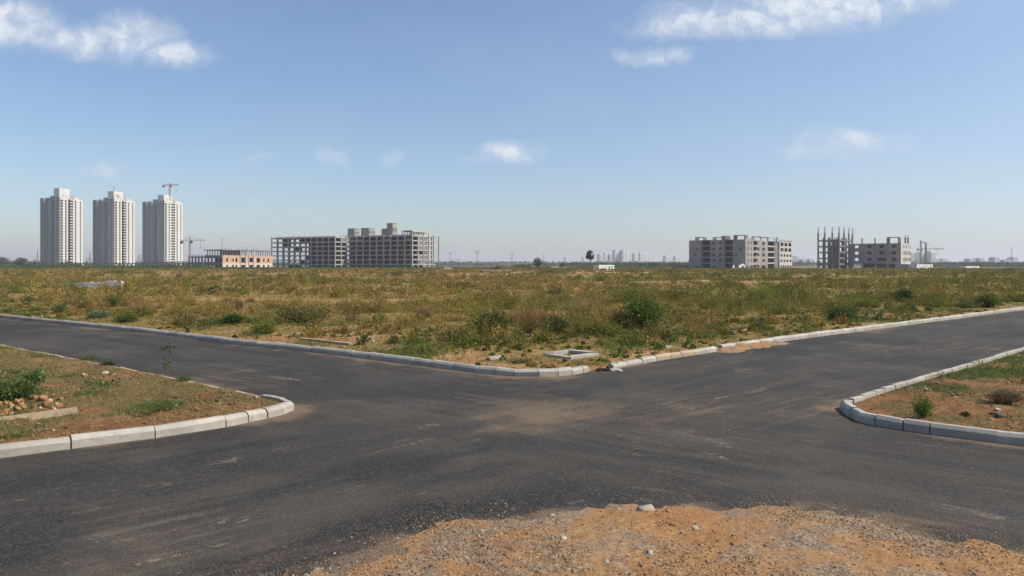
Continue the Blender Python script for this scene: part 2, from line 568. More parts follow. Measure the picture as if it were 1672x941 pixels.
# ---- soil and grass surfaces
def soil_mat(name, soil1, soil2, grass1, grass2, fine=1.0):
    """bare earth; a mask says where dry turf and green turf cover it"""
    m, t = mat(name)
    co = t.n('ShaderNodeTexCoord').outputs['Object']
    a = t.n('ShaderNodeSeparateColor', {0: t.n('ShaderNodeAttribute', attribute_name='cover').outputs['Color']})
    n1 = t.noise(co, 0.55, 6, .62)
    n2 = t.noise(co, 5.0 * fine, 6, .7)
    n3 = t.noise(co, 26.0 * fine, 4, .7)
    soil = t.mix(t.ramp(n1, .3, .7), soil1, soil2)
    soil = t.mix(t.ramp(n2, .42, .68, 0, .75), soil, tuple(c * .48 for c in soil1))
    soil = t.mix(t.ramp(n3, .55, .8, 0, .4), soil, (.46, .36, .25))
    turf = t.mix(t.ramp(n2, .3, .7), grass1, tuple(c * .6 for c in grass1))
    turf2 = t.mix(t.ramp(n2, .3, .7), grass2, tuple(c * .55 for c in grass2))
    edge = t.math('ADD', t.math('MULTIPLY', t.math('SUBTRACT', n2, .5), 1.3), t.math('MULTIPLY', t.math('SUBTRACT', n3, .5), 1.2))
    f1 = t.ramp(t.math('ADD', a.outputs[0], edge), .35, .65)
    f2 = t.ramp(t.math('ADD', a.outputs[1], edge), .4, .65)
    c = t.mix(f2, t.mix(f1, soil, turf), turf2)
    hsum = t.math('ADD', t.math('MULTIPLY', n2, .7), t.math('MULTIPLY', n3, .3))
    finish(t, c, .95, t.n('ShaderNodeBump', {'Height': hsum, 'Strength': 1.0, 'Distance': .15}).outputs[0], .15)
    return m


M['field'] = soil_mat('field_soil', (.34, .180, .075), (.43, .285, .130), (.31, .215, .075), (.105, .135, .022))
M['verge'] = soil_mat('verge_soil', (.27, .130, .050), (.345, .195, .088), (.225, .165, .068), (.095, .125, .028), 1.6)


def bare(x, y):
    """open sandy tracks and cleared strips that cross the plot"""
    n = (fbm(x, y, 6, 3, 150) - .5) * 2
    b = np.zeros_like(x)
    for (x0, x1, yc, sl, hw, st) in ((-26, -5, 60, -.10, 3.6, 1), (-4, 9, 43, .2, 1.6, .8), (4, 52, 124, .04, 5, .9), (-75, -12, 158, .02, 6, .8), (-60, -22, 92, .05, 4, .9),
                                     (-130, 20, 214, .0, 10, .8), (-10, 70, 262, 0, 14, .9), (40, 140, 180, -.05, 8, .7), (-30, 60, 330, 0, 18, 1), (8, 24, 36, .35, 1.6, .8), (-200, -40, 300, 0, 20, .8)):
        d = np.abs(y - yc - sl * x) + n * hw * .7
        b = np.maximum(b, st * sstep(hw * 1.15, hw * .6, d) * sstep(x0 - 4, x0 + 4, x) * sstep(x1 + 4, x1 - 4, x))
    return b


def m_cover(x, y):
    s = sdf(MAIN, x, y)
    n = fbm(x, y, 9, 4, 77)
    n2 = fbm(x, y, 2.2, 3, 78)
    dry = sstep(.38, .52, n * .65 + n2 * .35 + .10 * sstep(6, 20, s))
    green = sstep(.46, .66, fbm(x, y, 4, 5, 79)) * (0.15 + .65 * sstep(14, 3, s))
    k = 1 - bare(x, y)
    return np.stack([dry * (.25 + .75 * k), green * .9 * k, np.zeros_like(x)], 1)


def l_cover(x, y):
    s = sdf(LEFT, x, y)
    near = (x + 7.9) * .635 - (y - 12.0) * .77       # distance in front of the near kerb line (negative inside)
    front = sstep(.9, 2.4, -near + (fbm(x, y, 1.6, 3, 94) - .5) * 2.4)
    dry = np.clip(.15 + .75 * front * sstep(.30, .50, fbm(x, y, 1.1, 4, 91)) + .25 * sstep(.5, .6, fbm(x, y, .5, 3, 98)), 0, 1)
    green = sstep(.48, .66, fbm(x, y, 1.2, 5, 92)) * (.18 + .5 * front)
    return np.stack([dry, green, np.zeros_like(x)], 1)


def r_cover(x, y):
    dry = .85 * sstep(.46, .66, fbm(x, y, 1.1, 5, 95))
    back = sstep(15.5, 19, y + (fbm(x, y, 2, 3, 97) - .5) * 3)
    green = sstep(.50, .68, fbm(x, y, 1.3, 5, 96) + .10 * back) * (.35 + .5 * back)
    return np.stack([dry, green, np.zeros_like(x)], 1)


def m_uv(U, Vv):
    return None

# main field: a skewed grid along both roads, finest at the corner
corner = np.array([0.45, 17.2])
us = np.concatenate([[-0.6], grow(-.5, 45, .17, 1.003), ])
us = np.concatenate([us, grow(us[-1] + .3, 640, .4, 1.045)])
Ug, Vg = np.meshgrid(us, us)
Xg = corner[0] + Ug * DL[0] + Vg * DR[0]
Yg = corner[1] + Ug * DL[1] + Vg * DR[1]
Zg = main_h(Xg, Yg)
ii = np.arange(Xg.size).reshape(Xg.shape)
Qg = np.stack([ii[:-1, :-1], ii[1:, :-1], ii[1:, 1:], ii[:-1, 1:]], -1).reshape(-1, 4)
Vm = np.stack([Xg.ravel(), Yg.ravel(), Zg.ravel()], 1)
ka = np.abs(Vm[:, 0]) < 0.95 * Vm[:, 1] + 6
kq = ka[Qg].any(1)
Qg = Qg[kq][:, ::-1]
used = np.unique(Qg); re_ = np.zeros(len(Vm), np.int64); re_[used] = np.arange(len(used))
np_mesh('field', Vm[used], re_[Qg], M['field'], color={'cover': m_cover(Vm[used][:, 0], Vm[used][:, 1])}, smooth=True, kind='structure')

lx = grow(-60, -32, 1.5, .97) if False else np.concatenate([np.arange(-70, -22, 1.0), np.arange(-22, -4.0, .11)])
grid_mesh('verge', lx, np.concatenate([np.arange(0, 9, .4), np.arange(9, 29, .11), np.arange(29, 70, .8)]), left_h, M['verge'],
          {'cover': l_cover}, keep=lambda x, y: sdf(LEFT, x, y) > -.1)
grid_mesh('verge', np.concatenate([np.arange(6.3, 21, .11), np.arange(21, 80, 1.0)]), np.concatenate([np.arange(0, 9, .4), np.arange(9, 31, .11), np.arange(31, 80, .8)]),
          right_h, M['verge'], {'cover': r_cover}, keep=lambda x, y: sdf(RIGHT, x, y) > -.1)

# far ground sheet to the horizon
def far_ground_mat():
    m, t = mat('far_ground')
    co = t.n('ShaderNodeTexCoord').outputs['Object']
    n = t.noise(co, .012, 6, .6); n2 = t.noise(co, .15, 5, .65)
    c = t.mix(t.ramp(n, .35, .65), (.24, .19, .085), (.15, .15, .055))
    c = t.mix(t.ramp(n2, .5, .75, 0, .6), c, (.33, .25, .14))
    finish(t, c, 1.0, None, .1)
    return m
M['far_ground'] = far_ground_mat()
g = MB(); g.quad((-9000, -600, -.22), (9000, -600, -.22), (9000, 9000, -.22), (-9000, 9000, -.22))
g.build('ground', M['far_ground'], kind='structure')


# ---- asphalt
def asphalt_mat():
    m, t = mat('asphalt')
    co = t.n('ShaderNodeTexCoord').outputs['Object']
    a = t.n('ShaderNodeSeparateColor', {0: t.n('ShaderNodeAttribute', attribute_name='wear').outputs['Color']})
    dust, dark, dirn = a.outputs[0], a.outputs[1], a.outputs[2]

    def streaky(ang, al, ac, seed):
        mp = t.n('ShaderNodeMapping', {'Vector': co, 'Rotation': (0, 0, -ang), 'Location': (seed, seed * 2, seed)}).outputs[0]
        return t.vmath('MULTIPLY', mp, (al, ac, 1))
    aL, aR = math.atan2(DL[1], DL[0]), math.atan2(DR[1], DR[0])

    def both(al, ac, scale, det, rough, seed):
        l = t.noise(streaky(aL, al, ac, seed), scale, det, rough, .6)
        r = t.noise(streaky(aR, al, ac, seed + 5), scale, det, rough, .6)
        return t.n('ShaderNodeMix', {0: dirn, 2: l, 3: r}, data_type='FLOAT').outputs[0]
    s1 = both(.10, 1.1, 1.0, 6, .62, 0.0)          # broad lanes of rolling and traffic
    s2 = both(.22, 3.2, 1.3, 6, .68, 3.0)          # thin streaks
    blot = t.noise(co, .32, 7, .66, .5)
    fine = t.noise(co, 42.0, 3, .75)
    agg = t.n('ShaderNodeTexVoronoi', {'Vector': co, 'Scale': 52.0}).outputs[1]
    aggv = t.n('ShaderNodeSeparateColor', {0: agg}).outputs[0]
    mid = t.noise(co, 9.0, 5, .7)
    c = t.mix(t.ramp(s1, .3, .7), (.022, .0190, .0152), (.072, .061, .047))
    c = t.mix(t.ramp(s2, .46, .72, 0, .70), c, (.100, .089, .073))
    c = t.mix(t.ramp(blot, .46, .66, 0, .7), c, (.100, .085, .067))
    c = t.mix(t.ramp(both(.30, 2.4, 1.7, 6, .7, 14.0), .54, .74, 0, .75), c, (.018, .017, .016))
    # fresh dark bitumen
    c = t.mix(t.math('MULTIPLY', dark, t.ramp(mid, .25, .6)), c, (.016, .015, .015))
    # aggregate: lighter and darker stone chips
    c = t.mix(t.ramp(aggv, .70, .98, 0, .50), c, (.150, .130, .104))
    c = t.mix(t.ramp(fine, .5, .75, 0, .65), c, (.014, .014, .014))
    # dust swept over it
    dn = t.math('ADD', t.math('ADD', t.math('MULTIPLY', s2, .50), t.math('MULTIPLY', mid, .30)), t.math('MULTIPLY', blot, .30))
    df = t.ramp(t.math('ADD', t.math('MULTIPLY', dust, .95), t.math('MULTIPLY', t.math('SUBTRACT', dn, .55), 2.0)), .18, .80, 0, .85)
    dcol = t.mix(t.ramp(blot, .3, .7), (.17, .130, .090), (.27, .180, .105))
    c = t.mix(df, c, dcol)
    # sandy spots
    sp = t.ramp(t.math('MULTIPLY', both(.55, 2.6, 1.15, 4, .6, 9.0), t.ramp(mid, .2, .55)), .60, .70, 0, .8)
    c = t.mix(t.math('MULTIPLY', sp, t.ramp(dust, .0, .3, .35, 1)), c, (.36, .26, .165))
    h = t.math('ADD', t.math('ADD', t.math('MULTIPLY', fine, .5), t.math('MULTIPLY', aggv, .35)), t.math('ADD', t.math('MULTIPLY', mid, .6), t.math('MULTIPLY', t.noise(co, 21.0, 3, .7), .8)))
    bmp = t.n('ShaderNodeBump', {'Height': h, 'Strength': 1.0, 'Distance': .04}).outputs[0]
    finish(t, c, t.ramp(s1, .3, .7, .72, .92, False), bmp, .35)
    return m
M['asphalt'] = asphalt_mat()


def wear(x, y):
    sm, sl, sr, sd = sdf(MAIN, x, y), sdf(LEFT, x, y), sdf(RIGHT, x, y), sdf(DIRT, x, y)
    n = fbm(x, y, 2.0, 4, 51); n2 = fbm(x, y, .6, 3, 52); n3 = fbm(x, y, 7, 3, 57)
    edge = np.minimum(np.minimum(-sm, -sl), -sr)
    dust = .62 * sstep(.75, 0.0, edge + (n2 - .5) * .7) * sstep(.42, .62, n) + .40 * sstep(.28, .0, edge + (n2 - .5) * .3)
    # the heap of soil along the right kerb, the middle of the crossing, the edge of the dirt patch
    cx, cy = x - 0.2, y - 14.2
    dust = dust + .12 * np.exp(-(cx / 4.6) ** 2 - (cy / 2.4) ** 2) * sstep(.36, .66, n) + .40 * np.exp(-(cx / 7.5) ** 2 - (cy / 3.2) ** 2) * sstep(.30, .75, n2 * .5 + n * .5)
    dust = dust + .35 * np.exp(-((x - 5) / 4) ** 2 - ((y - 17) / 3.0) ** 2) * n
    dust = dust + .9 * sstep(-.38, .12, sd + (n2 - .5) * .9) * (.2 + .8 * n2) + .55 * sstep(-1.5, .1, sd + (n2 - .5) * .8 + (n - .5) * .8) * sstep(2.4, 4.2, x) * n2 * 1.6
    dust = dust + .30 * sstep(.55, .72, n3) * sstep(.4, .6, n)
    dk = 1.25 * sstep(-1.5, -.5, sd + (n2 - .5) * .6) * sstep(.25, -.1, sd) * (.35 + .65 * sstep(2.2, -.6, x))
    dk = np.clip(dk + .7 * sstep(.54, .66, fbm(x, y, 3.0, 4, 58)) , 0, 1)
    # which road a point belongs to
    pL = np.abs((x - corner[0] + 3.2 * .62) * DL[1] * 1 - (y - corner[1] + 3.0) * DL[0])
    u = (x * DL[0] + (y - 14.5) * DL[1]); v = (x * DR[0] + (y - 14.5) * DR[1])
    dirn = sstep(-2.5, 2.5, np.abs(v) - np.abs(u))
    return np.stack([np.clip(dust, 0, 1), dk, dirn], 1)


rx = np.concatenate([-grow(16, 110, .5, 1.06)[::-1], np.arange(-15.8, 16, .16), grow(16.2, 110, .5, 1.06)])
ry = np.concatenate([np.arange(-12, 6, 1.0), np.arange(6, 26, .16), grow(26, 130, .3, 1.04)])
grid_mesh('road', rx, ry, None, M['asphalt'], {'wear': wear},
          keep=lambda x, y: (sdf(MAIN, x, y) < .6) & (sdf(LEFT, x, y) < .6) & (sdf(RIGHT, x, y) < .6))


# ---- the dirt patch at the near corner
def dirt_mat():
    m, t = mat('gravelly_dirt')
    co = t.n('ShaderNodeTexCoord').outputs['Object']
    n1 = t.noise(co, .7, 6, .62, .5); n2 = t.noise(co, 6.0, 6, .7); n3 = t.noise(co, 38.0, 4, .75)
    vo = t.n('ShaderNodeTexVoronoi', {'Vector': t.vmath('ADD', co, t.vmath('MULTIPLY', t.noise(co, 20, 3, out=1), (.03, .03, .03))), 'Scale': 32.0})
    vv = t.n('ShaderNodeSeparateColor', {0: vo.outputs[1]}).outputs[0]
    c = t.mix(t.ramp(n1, .33, .66), (.315, .152, .056), (.335, .195, .090))
    c = t.mix(t.ramp(n2, .45, .78, 0, .6), c, (.20, .115, .058))
    g = t.ramp(t.noise(co, .85, 5, .6, .3), .44, .60)
    c = t.mix(t.math('MULTIPLY', g, t.ramp(n2, .3, .6, .25, .95)), c, t.mix(vv, (.10, .085, .07), (.33, .27, .20)))
    c = t.mix(t.ramp(vv, .75, .95, 0, .45), c, (.42, .31, .19))
    c = t.mix(t.ramp(n3, .45, .75, 0, .6), c, (.13, .078, .042))
    h = t.math('ADD', t.math('MULTIPLY', n2, .5), t.math('ADD', t.math('MULTIPLY', n3, .3), t.math('MULTIPLY', vv, .3)))
    finish(t, c, .95, t.n('ShaderNodeBump', {'Height': h, 'Strength': .9, 'Distance': .03}).outputs[0], .15)
    return m
M['dirt'] = dirt_mat()
grid_mesh('dirt', np.concatenate([np.arange(-9, -3.2, .3), np.arange(-3.2, 6.6, .035), np.arange(6.6, 10, .3)]),
          np.concatenate([np.arange(-8, 6.4, .4), np.arange(6.4, 10.3, .035)]), dirt_h, M['dirt'], keep=lambda x, y: sdf(DIRT, x, y) > -.9)
# soil washed against the kerb of the right-hand road
def heap_h(x, y):
    s = -sdf(MAIN, x, y)
    p = (x - MAIN_RIGHT[4][0]) * DR[0] + (y - MAIN_RIGHT[4][1]) * DR[1]
    a = sstep(-.6, .5, p) * sstep(5.8, 3.5, p)
    e = .70 + (fbm(x, y, .8, 4, 61) - .5) * 1.1 - s
    return np.clip(e * .15, -.06, .15) * a - .06 * (1 - a) + (fbm(x, y, .25, 4, 62) - .5) * .12 * a - .01
grid_mesh('dirt', np.arange(5.5, 12.5, .07), np.arange(24, 33, .07), heap_h, M['dirt'],
          keep=lambda x, y: (sdf(MAIN, x, y) < .05) & (sdf(MAIN, x, y) > -1.6))


# ---- kerbs: each one a run of cast stones
def kerb_run(label, pts, seg, seed, mats, flip=False, drop=None, zoff=0.0, gap=.024, prof=None):
    rng = random.Random(seed)
    line = catmull(pts, .12)
    seglen = np.r_[0, np.cumsum(np.hypot(*np.diff(line, axis=0).T))]
    root = empty('kerb', (float(line[0][0]), float(line[0][1]), 0), kind='structure')
    prof = prof or [(0, -.08), (0, .125), (.012, .14), (.055, .185), (.068, .19), (.165, .19), (.175, .18), (.175, -.08)]
    s = 0.0
    P = lambda q: np.array([np.interp(q, seglen, line[:, 0]), np.interp(q, seglen, line[:, 1])])
    k = 0
    while s < seglen[-1] - .2:
        L = seg(s / seglen[-1], rng)
        e = min(s + L, seglen[-1])
        a, b = P(s + gap / 2), P(e - gap / 2)
        d = (b - a) / (np.linalg.norm(b - a) + 1e-9)
        nrm = np.array([-d[1], d[0]]) * (-1 if flip else 1)
        dz = zoff + rng.uniform(-.008, .008); off = rng.uniform(-.010, .010); tilt = rng.uniform(-.012, .012)
        if drop: dz += drop(s / seglen[-1])
        mb = MB()
        ring = []
        for q, sg in ((a, -1), (b, 1)):
            base = len(mb.v)
            for (pd, pz) in prof:
                w2 = q + nrm * (pd + off)
                mb.v.append((w2[0] - root.location.x, w2[1] - root.location.y, pz + dz + tilt * sg))
            ring.append(base)
        n = len(prof)
        for i in range(n - 1):
            f = (ring[0] + i, ring[1] + i, ring[1] + i + 1, ring[0] + i + 1)
            mb.f.append(f if flip else f[::-1])
        mb.f.append(tuple(ring[0] + i for i in range(n))); mb.f.append(tuple(ring[1] + n - 1 - i for i in range(n)))
        o = mb.build('kerb_stone', mats(s / seglen[-1], rng), root)
        k += 1
        s = e
    return root


seg_a = lambda t, r: r.uniform(.78, 1.12)
seg_corner = lambda t, r: r.uniform(.45, .8) if t > .93 else r.uniform(.8, 1.15)
KD, KC = M['kerb_dirty'], M['kerb']
kerb_run('main left', [MAIN_LEFT[0] + DL * 22] + MAIN_LEFT, seg_corner, 1, lambda t, r: KD if (t < .55 and r.random() < .25) else KC, flip=False,
         drop=lambda t: -.02 * (t > .985))
kerb_run('main right', MAIN_RIGHT[:5], lambda t, r: r.uniform(.62, .85), 2, lambda t, r: KD if r.random() < .6 else KC, drop=lambda t: -.07 if t < .15 else -.02)
kerb_run('main right far', [MAIN_RIGHT[4] + DR * .5 + np.array([-DR[1], DR[0]]) * .10] + MAIN_RIGHT[5:] + [MAIN_RIGHT[-1] + DR * 18], seg_a, 3, lambda t, r: KC, zoff=.0)
kerb_run('left island', [LEFT[0] + np.array((.77, .635)) * 12] + LEFT_NEAR[:1] + LEFT_NEAR[1:], lambda t, r: r.uniform(.42, .6) if t > .74 else r.uniform(.95, 1.3), 4, lambda t, r: KC)
kerb_run('left island far', [LEFT_NEAR[-1] + np.array((-.1, .09))] + LEFT_FAR + [LEFT_FAR[-1] + DL * 14], seg_a, 5, lambda t, r: KD if r.random() < .75 else KC, zoff=-.06)
kerb_run('right island', [RIGHT_NEAR[0] + np.array((.77, -.64)) * 7] + RIGHT_NEAR + RIGHT_FAR[:1], lambda t, r: r.uniform(.4, .55) if t > .72 else r.uniform(.85, 1.15), 6, lambda t, r: KC, flip=True)
kerb_run('right island far', [RIGHT_FAR[0] + np.array((.04, .04))] + RIGHT_FAR[1:] + [RIGHT_FAR[-1] + DR * 14], lambda t, r: r.uniform(.55, .8), 7, lambda t, r: KC, flip=True)
# ================================================================ BUILDINGS
PANE = {}


def pane_mesh():
    if 'm' not in PANE:
        me = bpy.data.meshes.new('window')
        me.from_pydata([(-.5, -.04, 0), (.5, -.04, 0), (.5, .04, 0), (-.5, .04, 0), (-.5, -.04, 1), (.5, -.04, 1), (.5, .04, 1), (-.5, .04, 1)], [],
                       [(0, 3, 2, 1), (4, 5, 6, 7), (0, 1, 5, 4), (1, 2, 6, 5), (2, 3, 7, 6), (3, 0, 4, 7)])
        me.materials.append(M['glass'])
        PANE['m'] = me
    return PANE['m']


def add_windows(root, panes):
    """panes: (x, y, z, rotz, w, h). The first hundred are parts of their own, the rest one part."""
    for i, (x, y, z, rz, w_, h_) in enumerate(panes[:100]):
        o = bpy.data.objects.new('window', pane_mesh())
        COL.objects.link(o)
        o.parent = root
        o.location = (x, y, z); o.rotation_euler = (0, 0, rz); o.scale = (w_, 1, h_)
    if len(panes) > 100:
        mb = MB()
        for (x, y, z, rz, w_, h_) in panes[100:]:
            c, s_ = math.cos(rz) * w_ / 2, math.sin(rz) * w_ / 2
            mb.quad((x - c, y - s_, z), (x + c, y + s_, z), (x + c, y + s_, z + h_), (x - c, y - s_, z + h_))
        mb.build('window', M['glass'], root, kind='stuff')


def span(xc, D, xl, xr, th):
    """corner nearest the eye at (xc, D); lengths of the left face (local +Y) and the right face (local +X) that reach xl and xr"""
    Cx = at(xc, D)
    kl, kr = (xl - CX) / F_PX, (xr - CX) / F_PX
    Ll = (Cx - kl * D) / (math.sin(th) + kl * math.cos(th))
    Lr = (kr * D - Cx) / (math.cos(th) - kr * math.sin(th))
    return Cx, Ll, Lr


def px_to_local(xc, D, th, px, face):
    """distance along a face at which it crosses the column px"""
    Cx = at(xc, D); k = (px - CX) / F_PX
    if face == 'L':
        return (Cx - k * D) / (math.sin(th) + k * math.cos(th))
    return (k * D - Cx) / (math.cos(th) - k * math.sin(th))


X_, Y_ = Vector((1, 0, 0)), Vector((0, 1, 0))


# ---- the three apartment towers
def tower(xl, xc, xr, D, top_px, crown_px, label, floors=24, seed=0, variant=0):
    th = R(70)
    Cx, Ll, Lr = span(xc, D, xl, xr, th)
    root = empty('apartment_tower', (Cx, D, 0), th, label=label, cat='tower', group='high-rise apartment towers')
    H = (HY - top_px) * D / F_PX + CAM_H
    Hc = (HY - crown_px) * D / F_PX + CAM_H
    fh = (H - 3.5) / floors
    rng = random.Random(seed)
    lw, lg = MB(), MB()
    panes = []
    base = 3.5

    def facade_right(x0, x1, y, cols, top, mb, ww=1.5, wh=1.9):
        ops = []
        for (cx, w_) in cols:
            for f in range(floors):
                z = base + f * fh + .6
                if z + wh > top - .4: continue
                ops.append((cx - x0 - w_ / 2, cx - x0 + w_ / 2, z, z + wh))
                panes.append((cx, y + .85, z, 0, w_, wh))
        mb.wall((x0, y, 0), X_, x1 - x0, top, ops, .9, Vector((0, -1, 0)))

    def facade_left(y0, y1, x, cols, top, mb, wh=1.45):
        ops = []
        lp = []
        for (cy, w_) in cols:
            for f in range(floors):
                z = base + f * fh + .6
                if z + wh > top - .4: continue
                ops.append((y1 - cy - w_ / 2, y1 - cy + w_ / 2, z, z + wh))
                lp.append((x + .45, cy, z, R(90), w_, wh))
        mb.wall((x, y1, 0), -Y_, y1 - y0, top, ops, .5, Vector((-1, 0, 0)))
        return lp
    # right, sunlit side: bay 1 at the corner, recess with balconies, bay 2, end bay
    a, b, c, d = Lr * .34, Lr * .56, Lr * .80, Lr
    facade_right(0, a, 0, [(a * .25, 3.2), (a * .74, 2.0)], H, lw)
    facade_right(b, c, .5, [(b + (c - b) * .4, 1.8)], H - .4, lw)
    facade_right(c, d, 2.2, [(c + (d - c) * .5, 1.5)], H - 1.2, lw)
    rd = 4.6
    lg2 = MB()
    facade_right(a, b, rd, [(a + (b - a) * .25, 2.4), (a + (b - a) * .72, 2.6)], H - .6, lg2)
    lg2.box(a - .01, a + .35, .35, rd, 0, H - .6)
    # balconies
    for f in range(floors):
        z = base + f * fh
        o = MB()
        x0 = a + (b - a) * (.48 if variant != 2 else .1)
        o.box(x0, b - .15, 1.0, rd, z, z + .18)
        o.box(x0, b - .15, .9, 1.05, z + .02, z + 1.0)
        o.build('balcony', M['tower'], root)
    # left side, its shade coloured in with the darker plaster
    A, B, Cc, Dd = Ll * .26, Ll * .62, Ll * .80, Ll
    lp = facade_left(0, A, 0, [(A * .5, 1.0)], H, lg)
    lp += facade_left(A, B, 4.0, [(A + (B - A) * .3, 1.9), (A + (B - A) * .7, 1.9)], H - .8, lg)
    lp += facade_left(B, Cc, 1.6, [(B + (Cc - B) * .5, 1.4)], H - .5, lg)
    lp += facade_left(Cc, Dd, .3, [(Cc + (Dd - Cc) * .5, 1.4)], H - .9, lg)
    lw.box(.4, 4.0, A - .4, A + .01, 0, H - .8)
    lw.box(2.0, 4.2, B, B + .4, 0, H - .8)
    # core that closes the volume, seen behind the recesses and on the roof
    core = MB()
    core.box(4.6, Lr - .3, rd + .95, Ll - .3, 0, H - 1.4)
    core.box(.95, a - .05, .95, A - .05, 0, H - 1.0)
    core.box(b + .3, c - .05, 1.5, rd + .6, 0, H - 1.4)
    core.box(c + .02, d - .25, 3.2, rd + .6, 0, H - 2.0)
    core.box(.9, 4.6, Cc + .05, Dd - .2, 0, H - 1.6)
    core.box(2.3, 4.6, B + .5, Cc, 0, H - 1.4)
    core.build('core', M['tower_shade_grey'], root)
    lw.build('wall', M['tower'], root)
    lg.build('recessed_wall', M['tower_shade_grey'], root)
    lg2.build('recessed_wall', M['tower_shade_grey'], root)
    for (x0, x1, y) in ((0, a, 0), (b, c, .5)):
        pr = MB(); pr.box(x0 - .15, x1 + .15, y - .18, y + .2, H - .35, H + .5); pr.build('parapet', M['tower'], root)
    pr = MB(); pr.box(-.18, .2, .25, A, H - .35, H + .5); pr.build('parapet', M['tower'], root)
    cr = MB()
    cw_ = Lr * .42
    cr.wall((1.2, 2.0, H - 1.5), X_, cw_, Hc - H + 1.5, [(cw_ * .25, cw_ * .45, 2.0, 3.4), (cw_ * .6, cw_ * .8, 1.8, 3.0)], .4, Vector((0, -1, 0)))
    cr.wall((1.2, 2.0 + A, H - 1.5), -Y_, A, Hc - H + 1.5, [], .4, Vector((-1, 0, 0)))
    cr.box(1.6, 1.2 + cw_, 2.5, 2.0 + A, H - 1.5, Hc - .4)
    cr.build('roof_room', M['tower'], root)
    r2 = MB()
    r2.box(Lr * .5, Lr * .72, 3, 8, H - 1.5, H + (Hc - H) * .28)
    r2.box(Lr * .12, Lr * .3, A + 1.5, B, H - 2, H + 1.4)
    r2.build('roof_room', M['tower_shade_grey'], root)
    gl = MB()
    for k in range(7):
        x = Lr * (k + .5) / 7
        gl.box(x - .4, x + .4, -.9, -.2, 0, 3.2)
    gl.box(-.6, Lr, -1.0, -.1, 3.2, 3.7)
    gl.build('podium', M['white'], root)
    rng.shuffle(panes)
    add_windows(root, panes + lp)
    return root, H, Hc, th


T1 = tower(65, 97, 138, 735, 321, 307, 'white apartment tower furthest to the left, with a blank boxy crown on its roof', seed=1)
T2 = tower(151, 186, 223, 765, 324, 312, 'middle white apartment tower of the three, with a thin mast on its curved crown', seed=2, variant=1)
T3 = tower(232, 268, 301, 790, 327, 318, 'white apartment tower with a tower crane rising from its roof', seed=3, variant=2)
mb = MB(); mb.bar((2.6, 3, T2[2] - .5), (2.6, 3, T2[2] + 5.2), .22, .15); mb.bar((2.2, 3, T2[2] + 4.6), (3.3, 3, T2[2] + 4.9), .15)
mb.build('mast', M['steel'], T2[0])
mb = MB()
for q in range(9):
    t0, t1 = math.pi * q / 9, math.pi * (q + 1) / 9
    mb.bar((5 + 3.4 * math.cos(t0), 1.7, T2[1] + 1.4 + 3 * math.sin(t0)), (5 + 3.4 * math.cos(t1), 1.7, T2[1] + 1.4 + 3 * math.sin(t1)), .35)
mb.build('roof_arch', M['tower'], T2[0])


# ---- tower cranes
def crane(px, D, z0, z1, jib_l, jib_r, label, m, rz, lat=1.3, jib_dz=0.0, apex=3.5, tk=1.0):
    root = empty('tower_crane', (at(px, D), D, z0), rz, label=label, cat='crane', group='tower cranes')
    h = z1 - z0
    def lattice(mb, a, b, wd, n, r):
        a, b = Vector(a), Vector(b)
        d = (b - a).normalized()
        u = Vector((0, 1, 0)) if abs(d.y) < .9 else Vector((1, 0, 0))
        v = d.cross(u).normalized()
        cs = [(u * sx + v * sy) * wd / 2 for sx, sy in ((-1, -1), (1, -1), (1, 1), (-1, 1))]
        for c in cs: mb.bar(a + c, b + c, r * tk)
        for i in range(n):
            p, q = a.lerp(b, i / n), a.lerp(b, (i + 1) / n)
            for k in range(4):
                mb.bar(p + cs[k], q + cs[(k + 1) % 4], r * .7 * tk)
    s_ = MB(); lattice(s_, (0, 0, 0), (0, 0, h), lat, max(4, int(h / 2.2)), .16); s_.build('mast', m, root)
    s_ = MB(); lattice(s_, (0, 0, h + .6), (jib_r, 0, h + .6 + jib_dz), lat * .7, max(4, int(jib_r / 2)), .13); s_.build('jib', m, root)
    s_ = MB(); lattice(s_, (0, 0, h + .6), (-jib_l, 0, h + .6 - jib_dz), lat * .7, max(3, int(jib_l / 2)), .13); s_.build('counter_jib', m, root)
    s_ = MB(); s_.box(-jib_l - .6, -jib_l + 1.6, -.7, .7, h - 1.6 - jib_dz, h + .5 - jib_dz); s_.build('counterweight', M['concrete_dark'], root)
    s_ = MB(); s_.box(.6, 2.2, -.8, .8, h - 1.6, h + .2); s_.build('cab', M['crane_grey'], root)
    s_ = MB(); lattice(s_, (0, 0, h + .6), (0, 0, h + apex), lat * .6, 3, .14)
    s_.bar((0, 0, h + apex), (jib_r * .75, 0, h + .9 + jib_dz * .75), .07); s_.bar((0, 0, h + apex), (-jib_l * .9, 0, h + .9 - jib_dz * .9), .07)
    s_.build('apex', m, root)
    s_ = MB(); s_.bar((jib_r * .7, 0, h + .4 + jib_dz * .7), (jib_r * .7, 0, h - 5), .06); s_.box(jib_r * .7 - .4, jib_r * .7 + .4, -.3, .3, h - 5.8, h - 5); s_.build('hook', M['steel'], root)
    return root


zt3 = T3[1]
pxm = 790 / F_PX
crane(277, 800, zt3 - 1, CAM_H + (HY - 303) * 800 / F_PX, 6.5, 9.0, 'tower crane standing on the roof of an apartment tower', M['crane_yellow'], .15, 1.2, .5, 2.2, .85)
crane(310, 600, 0, CAM_H + (HY - 394) * 600 / F_PX, 7.5, 13.0, 'small red and white tower crane behind the brick building', M['crane_red'], -.2, .9, .2, 3.2, .45)


